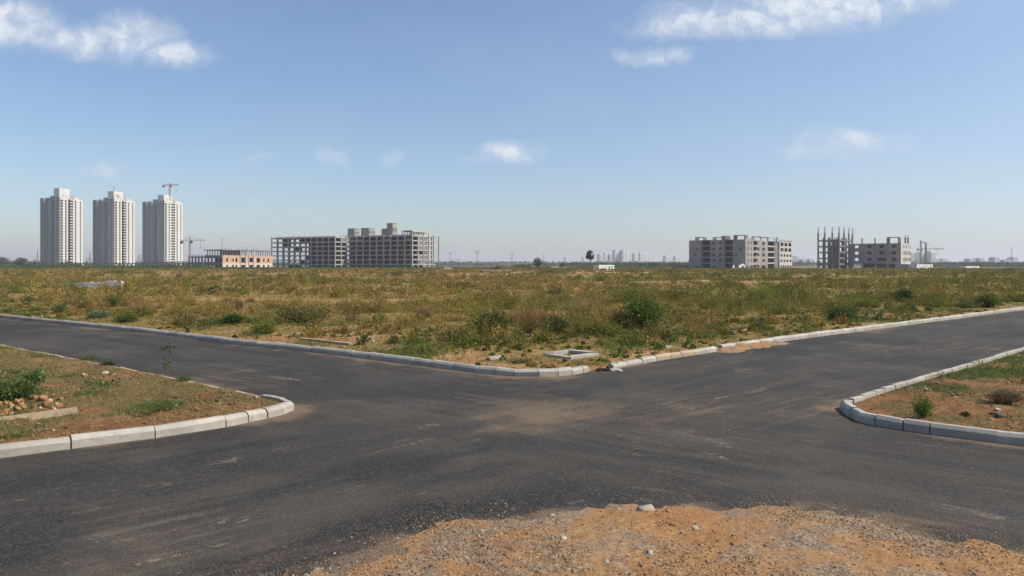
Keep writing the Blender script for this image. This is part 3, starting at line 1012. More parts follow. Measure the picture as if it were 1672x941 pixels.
# ---- concrete frames
def frame_block(root, x0, x1, y0, y1, floors, fh, cx, cy, mat_, z0=0.0, stub=1.2, inner=True, colw=.55, name_cap=100, slab_ext=.0, walls=True, rng=None):
    """skeleton: slabs, edge beams and full-height columns in real depth"""
    rng = rng or random.Random(5)
    xs = [x0 + (x1 - x0) * i / cx for i in range(cx + 1)]
    ys = [y0 + (y1 - y0) * i / cy for i in range(cy + 1)]
    H = z0 + floors * fh
    for f in range(1, floors + 1):
        s_ = MB(); z = z0 + f * fh
        s_.box(x0 - .12, x1 + .12, y0 - .12, y1 + .12, z - .22, z)
        for y in ys[:1] + ys[-1:]:
            s_.box(x0, x1, y - .25, y + .25, z - .82, z - .22)
        for x in xs[:1] + xs[-1:]:
            s_.box(x - .25, x + .25, y0 + .25, y1 - .25, z - .82, z - .22)
        s_.build('floor_slab', mat_, root)
    rest = MB(); n = 0
    order = sorted(((i, j) for i in range(cx + 1) for j in range(cy + 1)), key=lambda q: min(q[0], q[1]))
    for (i, j) in order:
        if not inner and 1 < i < cx and 1 < j < cy: continue
        top = H + (stub * rng.uniform(.4, 1.2) if stub else 0)
        c = colw / 2 * (1 if min(i, j) == 0 else .9)
        x, y = xs[i] - (.22 if i == 0 else 0), ys[j] - (.22 if j == 0 else 0)
        if n < name_cap:
            s_ = MB(); s_.box(x - c, x + c, y - c, y + c, 0, top); s_.build('column', mat_, root)
        else:
            rest.box(x - c, x + c, y - c, y + c, 0, top)
        n += 1
    if rest.v: rest.build('column', mat_, root, kind='stuff')
    return H


# big frame building, two wings
thF = R(63)
DF = 560.0
Cx, Ll, Lr = span(673, DF, 561, 716, thF)
ub = empty('unfinished_building', (Cx, DF, 0), thF, label='large grey seven storey concrete frame without walls, with stair towers on its roof', cat='building', group='unfinished concrete buildings')
fh = 3.45
HF = frame_block(ub, 0, Lr, 0, Ll, 7, fh, 5, 10, M['frame'], stub=.8, rng=random.Random(3), colw=.8)
cw = MB()
rng = random.Random(8)
# partition walls standing inside the frame
for f in range(7):
    z = f * fh
    cw.box(19, 19.3, 2, Ll - 2, z + .01, z + fh - .23)
    for k in range(10):
        if rng.random() < .45:
            y = Ll * k / 10
            cw.box(7 + rng.random() * 6, 19, y - .12, y + .12, z + .01, z + fh - .23)
    if rng.random() < .7:
        cw.box(6, Lr - 6, 9.0, 9.25, z + .01, z + fh - .23)
for f in range(7):
    cw.box(2.5, 19, Ll - 4.3, Ll - 4.05, f * fh + .01, f * fh + fh - .23)
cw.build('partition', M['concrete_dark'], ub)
# low walls along the upper floors
for k in range(10):
    if rng.random() < .25:
        lw_ = MB(); lw_.box(.1, .3, Ll * k / 10 + .5, Ll * (k + 1) / 10 - .5, 6 * fh + .01, 6 * fh + 1.0); lw_.build('low_wall', M['concrete'], ub)
lw_ = MB(); lw_.box(.05, .25, .5, Ll - .5, HF + .003, HF + .5)
lw_.build('parapet', M['concrete'], ub)


def block_local(pl, pr, px_c, topy, depth=7.0, back=4.0):
    """roof block: left edge, corner and right edge columns on the roof line, set back from the facade"""
    y1 = px_to_local(673, DF, thF, pl, 'L'); y0 = px_to_local(673, DF, thF, px_c, 'L')
    return y0, y1


def roof_room(root, x0, x1, y0, y1, z0, z1, m, wins=2):
    s_ = MB()
    w_ = x1 - x0
    h = z1 - z0
    ops = []
    for i in range(wins):
        c = w_ * (i + .5) / wins
        ops.append((c - .55, c + .55, h * .35, h * .65))
    s_.wall((x0, y0, z0), X_, w_, h, ops, .3, Vector((0, -1, 0)))
    s_.wall((x0, y1, z0), -Y_, y1 - y0, h, [], .3, Vector((-1, 0, 0)))
    s_.wall((x1, y1, z0), -X_, w_, h, [], .3, Vector((0, 1, 0)))
    s_.wall((x1, y0, z0), Y_, y1 - y0, h, [], .3, Vector((1, 0, 0)))
    s_.box(x0 - .2, x1 + .2, y0 - .2, y1 + .2, z1, z1 + .25)
    return s_.build('roof_room', m, root)


zpx = DF / F_PX
top = lambda py: CAM_H + (HY - py) * (DF + 12) / F_PX
for (pl, pc, tp, xd, sx, wn_) in ((564, 574.5, 372, 3, 6.5, 2), (586, 598.5, 372, 3, 7.5, 3), (618, 627, 373.5, 4, 6, 0), (628, 637, 365, 3, 6, 2)):
    y0 = px_to_local(673, DF + 3, thF, pc, 'L'); y1 = px_to_local(673, DF + 3, thF, pl, 'L')
    roof_room(ub, xd, xd + sx, y0, y1, HF + .002, top(tp), M['concrete'], wn_)
# long roof gallery behind the tall stair tower, an open frame
gal = MB()
y0 = px_to_local(673, DF, thF, 690, 'L') if False else 3.0
gal.box(5, Lr - 9, 3.0, 3.4, HF + 3.0, HF + 3.6); gal.box(5, Lr - 9, 12, 12.4, HF + 3.0, HF + 3.6); gal.box(5, Lr - 9, 3.4, 12, HF + 3.6, HF + 3.85)
gal.box(9, Lr - 9, 3.02, 3.35, HF + .002, HF + .9)
for k in range(8):
    x = 5 + (Lr - 14) * k / 7
    gal.box(x, x + .45, 2.95, 3.45, HF + .002, HF + 3.0); gal.box(x, x + .45, 11.9, 12.4, HF + .002, HF + 3.0)
gal.box(6, Lr - 9, 6.0, 6.3, HF + .002, HF + 3.0)
gal.build('roof_frame', M['concrete_light'], ub)
# left wing of the same building, nearer corner at px 547
DW = 572.0
Cw, Lw, Rw = span(547, DW, 444, 575, thF)
wing = empty('wing', (0, 0, 0))
wing.parent = ub
offw = Vector((Cw - Cx, DW - DF, 0))
c_, s2_ = math.cos(-thF), math.sin(-thF)
wing.location = (offw.x * c_ - offw.y * s2_, offw.x * s2_ + offw.y * c_, 0)
HW = frame_block(wing, 0, Rw, 0, Lw, 7, 3.35, 3, 11, M['frame'], stub=1.2, colw=.65, rng=random.Random(4), name_cap=100)
pw = MB()
for f in range(7):
    z = f * 3.35
    pw.box(Rw * .75, Rw * .75 + .3, 1, Lw * .62, z + .01, z + 3.1)
    for k in range(11):
        if rng.random() < .3:
            y = Lw * k / 11
            pw.box(6, Rw * .75, y - .1, y + .1, z + .01, z + 3.1)
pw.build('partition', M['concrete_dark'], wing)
pp = MB(); pp.box(.1, .3, .5, Lw * .9, HW + .003, HW + .5); pp.build('parapet', M['concrete_light'], wing)
pp = MB(); pp.box(.5, Rw, .1, .3, HW + .003, HW + .5); pp.build('parapet', M['concrete_light'], wing)


# ---- low brick building with a frame storey on top
thB = R(66); DB = 500.0
Cx, Ll, Lr = span(363, DB, 334, 445, thB)
br = empty('brick_building', (Cx, DB, 0), thB, label='low brick building, partly plastered, with an unfinished frame storey on top', cat='building')
Hb = CAM_H + (HY - 417) * DB / F_PX
pxr = lambda p: px_to_local(363, DB, thB, p, 'R')
ops = []
for (p0, p1, za, zb) in ((369.5, 372.5, .55, .78), (379, 382, .58, .75), (384.5, 387.5, .5, .8), (393, 400, .45, .85), (407, 413, .5, .85), (419, 424.5, .48, .82), (429.5, 432, .55, .75), (437, 439.5, .5, .78)):
    a_, b_ = sorted((pxr(p0), pxr(p1)))
    ops.append((a_, b_, Hb * za, Hb * zb))
    ops.append((a_, b_, Hb * .08, Hb * .30))
s_ = MB(); s_.wall((0, 0, 0), X_, Lr, Hb, ops, .35, Vector((0, -1, 0))); s_.build('wall', M['brick'], br, label='sunlit brick front with pale plaster')
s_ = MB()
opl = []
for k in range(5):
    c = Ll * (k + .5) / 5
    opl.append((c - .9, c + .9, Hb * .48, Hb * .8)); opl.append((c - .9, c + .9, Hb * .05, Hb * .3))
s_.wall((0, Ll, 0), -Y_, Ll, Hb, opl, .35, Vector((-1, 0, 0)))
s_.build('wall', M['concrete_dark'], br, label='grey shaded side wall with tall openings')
s_ = MB(); s_.box(.3, Lr, .36, Ll, Hb - .3, Hb + .02); s_.box(.5, Lr, .5, Ll, Hb * .42, Hb * .46); s_.box(.5, Lr - .4, 6, 6.3, 0, Hb - .31); s_.box(6, 6.3, .5, 6, 0, Hb - .31)
s_.box(Lr - .35, Lr, .36, Ll, 0, Hb - .31); s_.build('floor_slab', M['concrete_dark'], br)
for x in (pxr(393) - .3, pxr(401), pxr(406), pxr(414)):
    s_ = MB(); s_.box(x - .3, x + .3, -.45, -.01, 0, Hb + 3.4); s_.build('pilaster', M['concrete_light'], br)
zt = Hb + 3.2
s_ = MB(); s_.box(-.6, Lr + .2, -.6, Ll + .6, zt, zt + .55); s_.build('roof_slab', M['concrete_dark'], br)
for k in range(22):
    x = .1 + (Lr - .4) * k / 21
    s_ = MB(); s_.box(x - .2, x + .2, .1, .5, Hb + .02, zt); s_.build('column', M['concrete_dark'], br)
for k in range(1, 7):
    y = Ll * k / 7
    s_ = MB(); s_.box(.1, .5, y - .2, y + .2, Hb + .02, zt); s_.build('column', M['concrete_dark'], br)
s_ = MB(); s_.box(2, Lr * .45, 4, 4.3, Hb + .02, zt); s_.build('partition', M['concrete_dark'], br)
s_ = MB()
for k in range(14):
    x, y = random.Random(k).uniform(0, Lr), random.Random(k + 50).uniform(0, Ll)
    s_.bar((x, y, zt + .5), (x, y, zt + random.Random(k).uniform(1.2, 3.6)), .08)
s_.bar((0, .2, zt + .5), (0, .2, zt + 8), .1)
s_.build('starter_bar', M['steel'], br)
# its lower annex on the left
Ca = at(311, DB + 22)
an = MB(); an.box(Ca - Cx, 0, 0, .01, 0, .01)
DA = DB + 20
ax, al_, ar_ = span(335, DA, 309, 350, thB)
ann = empty('annex', (0, 0, 0)); ann.parent = br
o2 = Vector((ax - Cx, DA - DB, 0)); c_, s2_ = math.cos(-thB), math.sin(-thB)
ann.location = (o2.x * c_ - o2.y * s2_, o2.x * s2_ + o2.y * c_, 0)
frame_block(ann, 0, max(6, ar_ * .6), 0, al_, 2, 4.2, 2, 5, M['concrete_dark'], stub=1.0, colw=.5)


# ---- long elevated decks on short columns
def deck(px0, px1, D0, D1, py_top, py_under, label, m, ncol, seed=0, bars=True):
    a = np.array([at(px0, D0), D0]); b = np.array([at(px1, D1), D1])
    ang = math.atan2(b[1] - a[1], b[0] - a[0])
    root = empty('elevated_deck', (a[0], a[1], 0), ang, label=label, cat='deck', group='long elevated concrete decks')
    L = float(np.hypot(*(b - a))); Dm = (D0 + D1) / 2
    zt_, zu = CAM_H + (HY - py_top) * Dm / F_PX, CAM_H + (HY - py_under) * Dm / F_PX
    s_ = MB(); s_.box(0, L, 0, 9, zu, zt_); s_.build('slab', m, root)
    for k in range(ncol):
        x = L * (k + .5) / ncol
        s_ = MB(); s_.box(x - .35, x + .35, .3, 1.0, 0, zu); s_.box(x - .35, x + .35, 7.6, 8.3, 0, zu); s_.build('column', M['concrete'] , root)
    if bars:
        r_ = random.Random(seed); s_ = MB()
        for k in range(int(L / 3)):
            x = r_.uniform(0, L)
            for q in range(3):
                s_.bar((x + q * .4, 4, zt_), (x + q * .4 + r_.uniform(-.15, .15), 4, zt_ + r_.uniform(.6, 1.8)), .06)
        s_.build('starter_bar', M['steel'], root)
    return root


deck(716, 812, 545, 560, 430.2, 432.2, 'long dark concrete deck on columns beside the big frame building', M['concrete_dark'], 20, 1)
deck(813, 866, 565, 570, 430.6, 432.0, 'pale concrete deck on columns, half hidden in scrub, below the cross-armed power pole', M['concrete_light'], 14, 2)
deck(68, 332, 690, 600, 430.0, 431.6, 'long low concrete deck in front of the three apartment towers', M['concrete'], 40, 3, False)
deck(245, 300, 640, 620, 427.0, 428.2, 'raised grey slab on columns at the foot of the tower with the roof crane', M['concrete_dark'], 9, 4, False)
deck(1095, 1127, 520, 515, 433.0, 434.5, 'dark flat roofed shelter against the left end of the grey housing block', M['concrete_dark'], 6, 5, False)


# ---- grey concrete housing block on the right
thC = R(52); DC = 468.0
Cx, Ll, Lr = span(1217, DC, 1125, 1294, thC)
cb = empty('concrete_building', (Cx, DC, 0), thC, label='raw grey concrete housing block with balcony recesses and roof frames', cat='building', group='unfinished concrete buildings')
Hc_ = CAM_H + (HY - 391) * DC / F_PX
fh = Hc_ / 5.0
PL = lambda p: px_to_local(1217, DC, thC, p, 'L')
PR = lambda p: px_to_local(1217, DC, thC, p, 'R')


def win_rows(cols, rows, w_, h, sill, lo):
    return [(c - lo - w_ / 2, c - lo + w_ / 2, f * fh + sill, f * fh + sill + h) for c in cols for f in rows]


wallm = M['concrete']
# left face blocks A, B, C
yA0, yA1 = PL(1144), Ll
yB0, yB1 = PL(1181), PL(1159.5)
yC1 = PL(1196.5)
REC = 4.5
def lwall(y0, y1, x, ops, h=Hc_, m=wallm):
    s_ = MB(); s_.wall((x, y1, 0), -Y_, y1 - y0, h, ops, .3, Vector((-1, 0, 0))); return s_.build('wall', m, cb)
wB = yB1 - yB0; wA = yA1 - yA0
lwall(yA0, yA1, 0, [(wA * .5 - .5, wA * .5 + .5, 2 * fh + 1.2, 2 * fh + 2.2), (wA * .72 - .5, wA * .72 + .5, 3 * fh + 1.2, 3 * fh + 2.4), (wA * .5, wA * .62, .3, 1.8), (wA * .7, wA * .82, .3, 1.8)])
lwall(yB0, yB1, 0, [(wB * c - .8, wB * c + .8, f * fh + 1.0, f * fh + 2.5) for f in (1, 2, 3, 4) for c in (.28, .78)] + [(wB * .1, wB * .5, .6, 1.7)])
lwall(0, yC1, 0, [(yC1 * .62 - .4, yC1 * .62 + .4, 3 * fh + .9, 3 * fh + 2.2), (yC1 * .25 - .4, yC1 * .25 + .4, 2 * fh + .9, 2 * fh + 1.9)])
for (yy, d_) in ((yA0, 1), (yB0, 1)):           # sunlit flanks of the projecting blocks, sunlight put in as paler concrete
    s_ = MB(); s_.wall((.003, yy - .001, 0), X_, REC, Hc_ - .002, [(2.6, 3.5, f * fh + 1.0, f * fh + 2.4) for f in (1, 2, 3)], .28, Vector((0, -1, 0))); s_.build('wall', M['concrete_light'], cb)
s_ = MB(); s_.box(.303, REC, yB1 - .3, yB1 - .005, 0, Hc_ - .004); s_.box(.303, REC, yC1 - .3, yC1 - .005, 0, Hc_ - .004); s_.build('wall', wallm, cb)
for (r0, r1) in ((yB1, yA0), (yC1, yB0)):
    for f in range(1, 6):
        s_ = MB(); s_.box(.8, REC + 4, r0 + .002, r1 - .31, f * fh - .2, f * fh); s_.box(.8, 1.0, r0 + .002, r1 - .31, f * fh + .001, f * fh + .5 * (f < 5)); s_.build('balcony', wallm, cb)
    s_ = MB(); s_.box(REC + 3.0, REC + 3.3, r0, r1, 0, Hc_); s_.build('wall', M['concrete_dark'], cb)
# right face
x1_, x2_, x3_, x4_, x5_ = PR(1229.5), PR(1231), PR(1255), PR(1273.5), PR(1294)
def rwall(x0, x1, y, ops, h=Hc_, m=M['concrete']):
    s_ = MB(); s_.wall((x0, y, 0), X_, x1 - x0, h, ops, .3, Vector((0, -1, 0))); return s_.build('wall', m, cb)
rwall(.303, x1_, 0.002, [(x1_ * c - .3 - .75, x1_ * c - .3 + .75, f * fh + .9, f * fh + 2.6) for f in (1, 2, 3, 4) for c in (.38, .75)] + [(x1_ * .12, x1_ * .42, .05, 2.3), (x1_ * .62, x1_ * .92, .05, 2.3)], Hc_ + 1.0)
w2 = x3_ - x2_
rwall(x2_, x3_, .6, [(w2 * .02 + .2, w2 * .30, f * fh + .7, f * fh + 3.0) for f in (1, 2, 3, 4)] + [(w2 * .30 + .5, w2 * .42, f * fh + .9, f * fh + 2.7) for f in (2, 3)] + [(w2 * .62, w2 * .80, f * fh + .9, f * fh + 2.7) for f in (1, 2, 3, 4)] +
      [(.3, w2 * .42, .05, 2.6), (w2 * .55, w2 * .85, .05, 2.4)])
w4 = x4_ - x3_
s_ = MB(); s_.box(x4_ - w4 * .35, x4_ - .01, 1.2, 1.5, 0, Hc_ - .1); s_.box(x3_, x4_, 5, 5.3, 0, Hc_); s_.build('wall', M['concrete_dark'], cb)  # shade of this recess is painted in with darker concrete
for f in range(1, 5):
    s_ = MB(); s_.box(x3_ + .002, x4_ - w4 * .36, .9, 5, f * fh - .2, f * fh + .02); s_.box(x3_ + .002, x4_ - w4 * .36, .9, 1.05, f * fh + .021, f * fh + .6); s_.build('balcony', M['concrete_light'], cb)
w5 = x5_ - x4_
rwall(x4_, x5_, .3, [(w5 * (.08 + .31 * k), w5 * (.31 + .31 * k), f * fh + .8, f * fh + 3.1) for f in (3, 4) for k in range(3)] +
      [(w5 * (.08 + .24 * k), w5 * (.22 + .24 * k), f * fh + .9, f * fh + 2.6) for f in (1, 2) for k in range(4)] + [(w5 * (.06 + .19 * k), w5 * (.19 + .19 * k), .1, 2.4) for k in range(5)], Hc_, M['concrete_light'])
s_ = MB()
for f in range(1, 6):
    s_.box(.32, x5_ - .2, .95, Ll - .1, f * fh - .22, f * fh - .02) if f == 5 else s_.box(5, x5_ - .2, 5.5, Ll - .1, f * fh - .22, f * fh - .02)
s_.box(.32, x3_, 4.2, 4.5, 0, Hc_ - .3); s_.box(4.2, 4.5, .4, 4.2, 0, Hc_ - .3); s_.box(x4_, x5_ - .3, 4.4, 4.7, 0, Hc_ - .3); s_.box(x5_ - .3, x5_ - .005, .61, Ll, 0, Hc_ - .3)
s_.box(8.5, 8.8, 4.6, Ll, 0, Hc_ - .3); s_.box(.32, 8.49, Ll - .36, Ll - .06, 0, Hc_ - .3)
s_.build('floor_slab', M['concrete_dark'], cb)
HR = CAM_H + (HY - 383.5) * DC / F_PX


def open_frame(x0, x1, y0, y1, z0, z1, m, nx=2, r=.28, root=cb):
    s_ = MB()
    for i in range(nx + 1):
        x = x0 + (x1 - x0) * i / nx
        for y in (y0, y1):
            s_.box(x - r, x + r, y - r, y + r, z0, z1 - .5)
    s_.box(x0 - r, x1 + r, y0 - r, y1 + r, z1 - .5, z1 - .15)
    return s_.build('roof_frame', m, root)


open_frame(1.0, 5, PL(1148), PL(1135), Hc_ + .001, HR - .6, wallm)
open_frame(1.5, 6, yB0 + .3, PL(1163) , Hc_ + .001, HR - .9, M['concrete_light'])
open_frame(.8, 5, PL(1187), PL(1178), Hc_ + .001, HR - .2, wallm)
open_frame(.6, 5, .7, yC1 - .6, Hc_ + .001, HR + .1, wallm, 3)
xq = PR(1246)
open_frame(xq, PR(1268), 1.2, 6, Hc_ + .001, HR, M['concrete_light'], 2)
for x, dz in ((PR(1230), 1.6), (PR(1270), 2.2)):
    s_ = MB(); s_.box(x - .3, x + .3, .3, .9, Hc_ - 1, HR + dz - 2); s_.build('column', M['concrete_dark'], cb)
s_ = MB()
for k in range(22):
    x = x4_ + w5 * k / 21; s_.bar((x, .5, Hc_), (x, .5, Hc_ + random.Random(k).uniform(.5, 1.6)), .09)
s_.build('starter_bar', M['steel'], cb)

# white gate wall in front of its corner
gx0, gx1 = at(1196, 455), at(1203, 455)
def gate_wall():
    root = empty('gate_house', (at(1196.5, 452), 452, 0), R(35), label='small white gate with a pitched top in front of the grey housing block', cat='gate')
    s_ = MB()
    W = (at(1217, 452) - at(1196.5, 452)) * 1.5
    s_.wall((0, 0, 0), X_, W, 2.6, [(W * .12, W * .5, 1.0, 2.6), (W * .70, W * .95, 0, 2.0)], .3, Vector((0, -1, 0)))
    s_.build('wall', M['white'], root)
    g_ = MB(); i = len(g_.v)
    g_.v += [(W * .62, -.05, 2.6), (W, -.05, 2.6), (W * .81, -.05, 3.5), (W * .62, .35, 2.6), (W, .35, 2.6), (W * .81, .35, 3.5)]
    g_.f += [(0, 1, 2), (3, 5, 4), (0, 2, 5, 3), (1, 4, 5, 2), (0, 3, 4, 1)]
    g_.build('gable', M['white'], root)
gate_wall()

# ---- concrete frame building far right
thD = R(50); DD = 470.0
Cx, Ll, Lr = span(1471, DD, 1385, 1487, thD)
fb = empty('unfinished_building', (Cx, DD, 0), thD, label='dark grey half built block with bare columns and long starter bars at its left end', cat='building', group='unfinished concrete buildings')
Hd = CAM_H + (HY - 397) * DD / F_PX
fh = Hd / 4.0
PL = lambda p: px_to_local(1471, DD, thD, p, 'L')
PR = lambda p: px_to_local(1471, DD, thD, p, 'R')
ops = []
for pxs in ((1396, 1401.5), (1416, 1423), (1436, 1443), (1456, 1463)):
    a_, b_ = Ll - PL(pxs[0]), Ll - PL(pxs[1])
    for f in (1, 2, 3):
        e = 1.2 if (f == 1 and pxs[0] in (1436,)) else 0
        ops.append((min(a_, b_) - e, max(a_, b_) + e, f * fh + 1.2, f * fh + 3.0))
for pxs in ((1393, 1407), (1411, 1427), (1431, 1448), (1451, 1464)):
    a_, b_ = Ll - PL(pxs[0]), Ll - PL(pxs[1])
    ops.append((min(a_, b_), max(a_, b_), .8, fh - .7))
s_ = MB(); s_.wall((0, Ll, 0), -Y_, Ll, Hd, ops, .3, Vector((-1, 0, 0))); s_.build('wall', M['concrete'], fb)
wR = Lr
ops = [(wR * a_, wR * b_, f * fh + .9, f * fh + 3.2) for f in (1, 2, 3) for (a_, b_) in ((.10, .24), (.30, .42), (.48, .60), (.66, .76), (.82, .96))]
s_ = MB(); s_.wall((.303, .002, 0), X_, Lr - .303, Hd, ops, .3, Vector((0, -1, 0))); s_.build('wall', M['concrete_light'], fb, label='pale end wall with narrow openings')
s_ = MB()
for f in range(1, 5):
    s_.box(.31, Lr, .31, Ll - .01, f * fh - .25, f * fh - .03)
s_.box(7, 7.3, 1.4, Ll * .8, 0, Hd - .3)
s_.build('floor_slab', M['concrete_dark'], fb)
for p in (1391, 1408, 1429, 1449):
    y = PL(p); s_ = MB(); s_.box(-.5, -.003, y - .35, y + .35, 0, Hd + (3.3 if p > 1391 else 3.8)); s_.build('column', M['concrete'], fb)
HRd = CAM_H + (HY - 387) * DD / F_PX
open_frame(.6, 5, PL(1466.5), PL(1449), Hd + .001, HRd + .2, M['concrete'], 2, .3, fb)
for p in (1480.5, 1485):
    x = PR(p); s_ = MB(); s_.box(x - .5, x + .5, .4, 1.2, Hd - .5, HRd + .1); s_.bar((x - .2, .8, HRd), (x - .2, .8, HRd + 2.0), .1); s_.bar((x + .3, .8, HRd), (x + .3, .8, HRd + 1.4), .1); s_.build('column', M['concrete_dark'], fb)
# bare frame part at the left end
DG = 478.0
Cg, Lg, Rg = span(1370, DG, 1336, 1392, R(50))
gw = empty('bare_frame', (0, 0, 0)); gw.parent = fb
o2 = Vector((Cg - Cx, DG - DD, 0)); c_, s2_ = math.cos(-thD), math.sin(-thD)
gw.location = (o2.x * c_ - o2.y * s2_, o2.x * s2_ + o2.y * c_, 0)
fg = (CAM_H + (HY - 391) * DG / F_PX) / 5
Hg = 5 * fg
xs = [0, Rg * .36, Rg * .72, Rg]; ys = [0, Lg * .32, Lg * .68, Lg]
for f in range(1, 6):
    s_ = MB(); z = f * fg
    if f == 5 or f == 4:
        s_.box(-.1, Rg, -.1, Lg * .5, z - .25, z)
    for y in ys: s_.box(0, Rg, y - .3, y + .3, z - 1.05, z - .251)
    for x in xs: s_.box(x - .28, x + .28, .31, Lg, z - 1.052, z - .253)
    if f < 4: s_.box(0, Rg, 0, Lg * .33, z - .25, z)
    s_.build('floor_slab', M['concrete_dark'], gw)
for i, x in enumerate(xs):
    for j, y in enumerate(ys):
        edge_ = i == 0 or j == 0
        ht = Hg + (4.2 if edge_ else 1.0)
        s_ = MB(); s_.box(x - .42, x + .42, y - .42, y + .42, 0, ht); o = s_.build('column', M['concrete_dark'], gw)
        b_ = MB()
        for q in range(4):
            qx, qy = x + (-.25, .25, .25, -.25)[q], y + (-.25, -.25, .25, .25)[q]
            b_.bar((qx, qy, ht), (qx + .1 * (q - 1.5), qy, ht + (3.6 if edge_ else 1.0)), .055)
        b_.build('starter_bar', M['steel'], o)
s_ = MB(); s_.box(.5, .75, .6, Lg * .33, 4 * fg + .01, 5 * fg - .3); s_.box(3.4, 3.7, 1, Lg * .62, .01, fg * 3.9); s_.box(4, Rg, 3.3, 3.6, .01, fg * 3); s_.build('partition', M['concrete_dark'], gw)

# ---- smaller things round the buildings
def wall_box(name, px0, px1, D, z1, m, label, cat, ops=None, thick=.3, group=None, z0=0.0, depth=None, roof=True):
    rz = R(40) if depth else 0.0
    x0 = at(px0, D); k1 = (px1 - CX) / F_PX
    W = (k1 * D - x0) / (math.cos(rz) - k1 * math.sin(rz))
    root = empty(name, (x0, D, 0), rz, label=label, cat=cat, group=group)
    s_ = MB(); s_.wall((0, 0, z0), X_, W, z1 - z0, [(a * W, b * W, c * (z1 - z0), d * (z1 - z0)) for a, b, c, d in (ops or [])], thick, Vector((0, -1, 0)))
    if depth:
        s_.box(0, thick, thick + .001, depth, z0, z1); s_.box(W - thick, W, thick + .001, depth, z0, z1); s_.box(thick + .001, W - thick - .001, depth - thick, depth, z0, z1)
    s_.build('wall', m, root)
    if depth and roof:
        s_ = MB(); s_.box(-.2, W + .2, -.2, depth + .2, z1 + .002, z1 + .25); s_.build('roof', m, root)
    return root


wall_box('hut', 978, 1003, 400, CAM_H + (HY - 432.8) * 400 / F_PX, M['white'], 'small roofless whitewashed hut with dark openings near the palm', 'hut',
         [(.12, .22, .35, .75), (.32, .48, .15, .7), (.62, .72, .1, .8), (.80, .90, .3, .75)], depth=4, roof=False)
wall_box('low_building', 1497.5, 1523, 440, CAM_H + (HY - 432.0) * 440 / F_PX, M['white'], 'small white building with jagged dark openings beside the grey yard wall', 'building',
         [(.06, .15, .45, .85), (.22, .27, .3, .62), (.33, .38, .4, .85), (.44, .52, .25, .7), (.58, .66, .45, .85), (.72, .77, .3, .65), (.84, .92, .35, .8)], depth=5, roof=False)
wall_box('yard_wall', 1462, 1497, 445, CAM_H + (HY - 431.5) * 445 / F_PX, M['concrete_dark'], 'plain dark grey yard wall joining the half built block to the small white building', 'wall')
wall_box('low_building', 1577, 1599, 520, CAM_H + (HY - 435.0) * 520 / F_PX, M['white'], 'low white building with a row of dark slots by the far trees on the right', 'building',
         [(.04, .14, .2, .7), (.28, .4, .4, .8), (.5, .6, .45, .8), (.7, .8, .45, .8)], depth=4, roof=False)
wall_box('yard_wall', 1540, 1572, 700, CAM_H + (HY - 433) * 700 / F_PX, M['concrete_dark'], 'dark low wall in front of the trees between the two small white buildings', 'wall')
wall_box('yard_wall', 925, 978, 470, CAM_H + (HY - 433.2) * 470 / F_PX, M['concrete_dark'], 'dark green-grey wall running behind the palm to the whitewashed hut', 'wall')


def tilted_car():
    x0 = at(723, 400)
    root = empty('parked_car', (at(732, 400), 400, main_h(np.array([at(732, 400)]), np.array([400.]))[0]), R(8), label='white car parked below the dark deck', cat='car')
    L, Wd = 4.4, 1.75
    pr = [(-2.2, .35), (2.2, .35), (2.2, .8), (1.6, .95), (.95, 1.0), (.45, 1.42), (-1.1, 1.45), (-1.75, 1.02), (-2.2, .95)]
    mb = MB(); n = len(pr)
    for y in (-Wd / 2, Wd / 2): mb.v += [(x, y, z) for x, z in pr]
    mb.f += [tuple(range(n)), tuple(range(2 * n - 1, n - 1, -1))] + [(i, i + n, (i + 1) % n + n, (i + 1) % n) for i in range(n)]
    mb.build('body', M['white'], root)
    for sx in (-1.35, 1.35):
        for sy in (-.8, .8):
            t_ = MB(); t_.tube([(sx, sy - .1, .32), (sx, sy + .1, .32)], [.32, .32], 12); t_.build('wheel', M['black'], root)
    g_ = MB(); g_.box(-1.05, .4, -Wd / 2 - .01, Wd / 2 + .01, 1.02, 1.36); g_.build('window', M['glass'], root)
tilted_car()


# ---- power poles and masts
def pole(px, D, top_py, label, kind='cross', r=.16, arms=1):
    H = CAM_H + (HY - top_py) * D / F_PX
    root = empty('power_pole', (at(px, D), D, -.2), 0, label=label, cat='pole', group='power poles and masts')
    s_ = MB()
    if kind == 'lattice':
        for sx, sy in ((-1, -1), (1, -1), (1, 1), (-1, 1)):
            s_.bar((sx * 1.4, sy * 1.4, 0), (sx * .2, sy * .2, H), .12, .09)
        for k in range(10):
            a_, b_ = k / 10, (k + 1) / 10
            wa, wb = 1.4 - 1.2 * a_, 1.4 - 1.2 * b_
            s_.bar((-wa, -wa, a_ * H), (wb, -wb, b_ * H), .06); s_.bar((wa, wa, a_ * H), (-wb, wb, b_ * H), .06)
    else:
        s_.bar((0, 0, 0), (0, 0, H), r, r * .7)
    s_.build('mast', M['steel'], root)
    for k in range(arms):
        s_ = MB(); z = H - .5 - k * 1.6; s_.bar((-1.7, 0, z), (1.7, 0, z), .11); s_.bar((-1.7, 0, z), (-1.7, 0, z + .4), .08); s_.bar((1.7, 0, z), (1.7, 0, z + .4), .08)
        s_.build('crossarm', M['steel'], root)
    return root


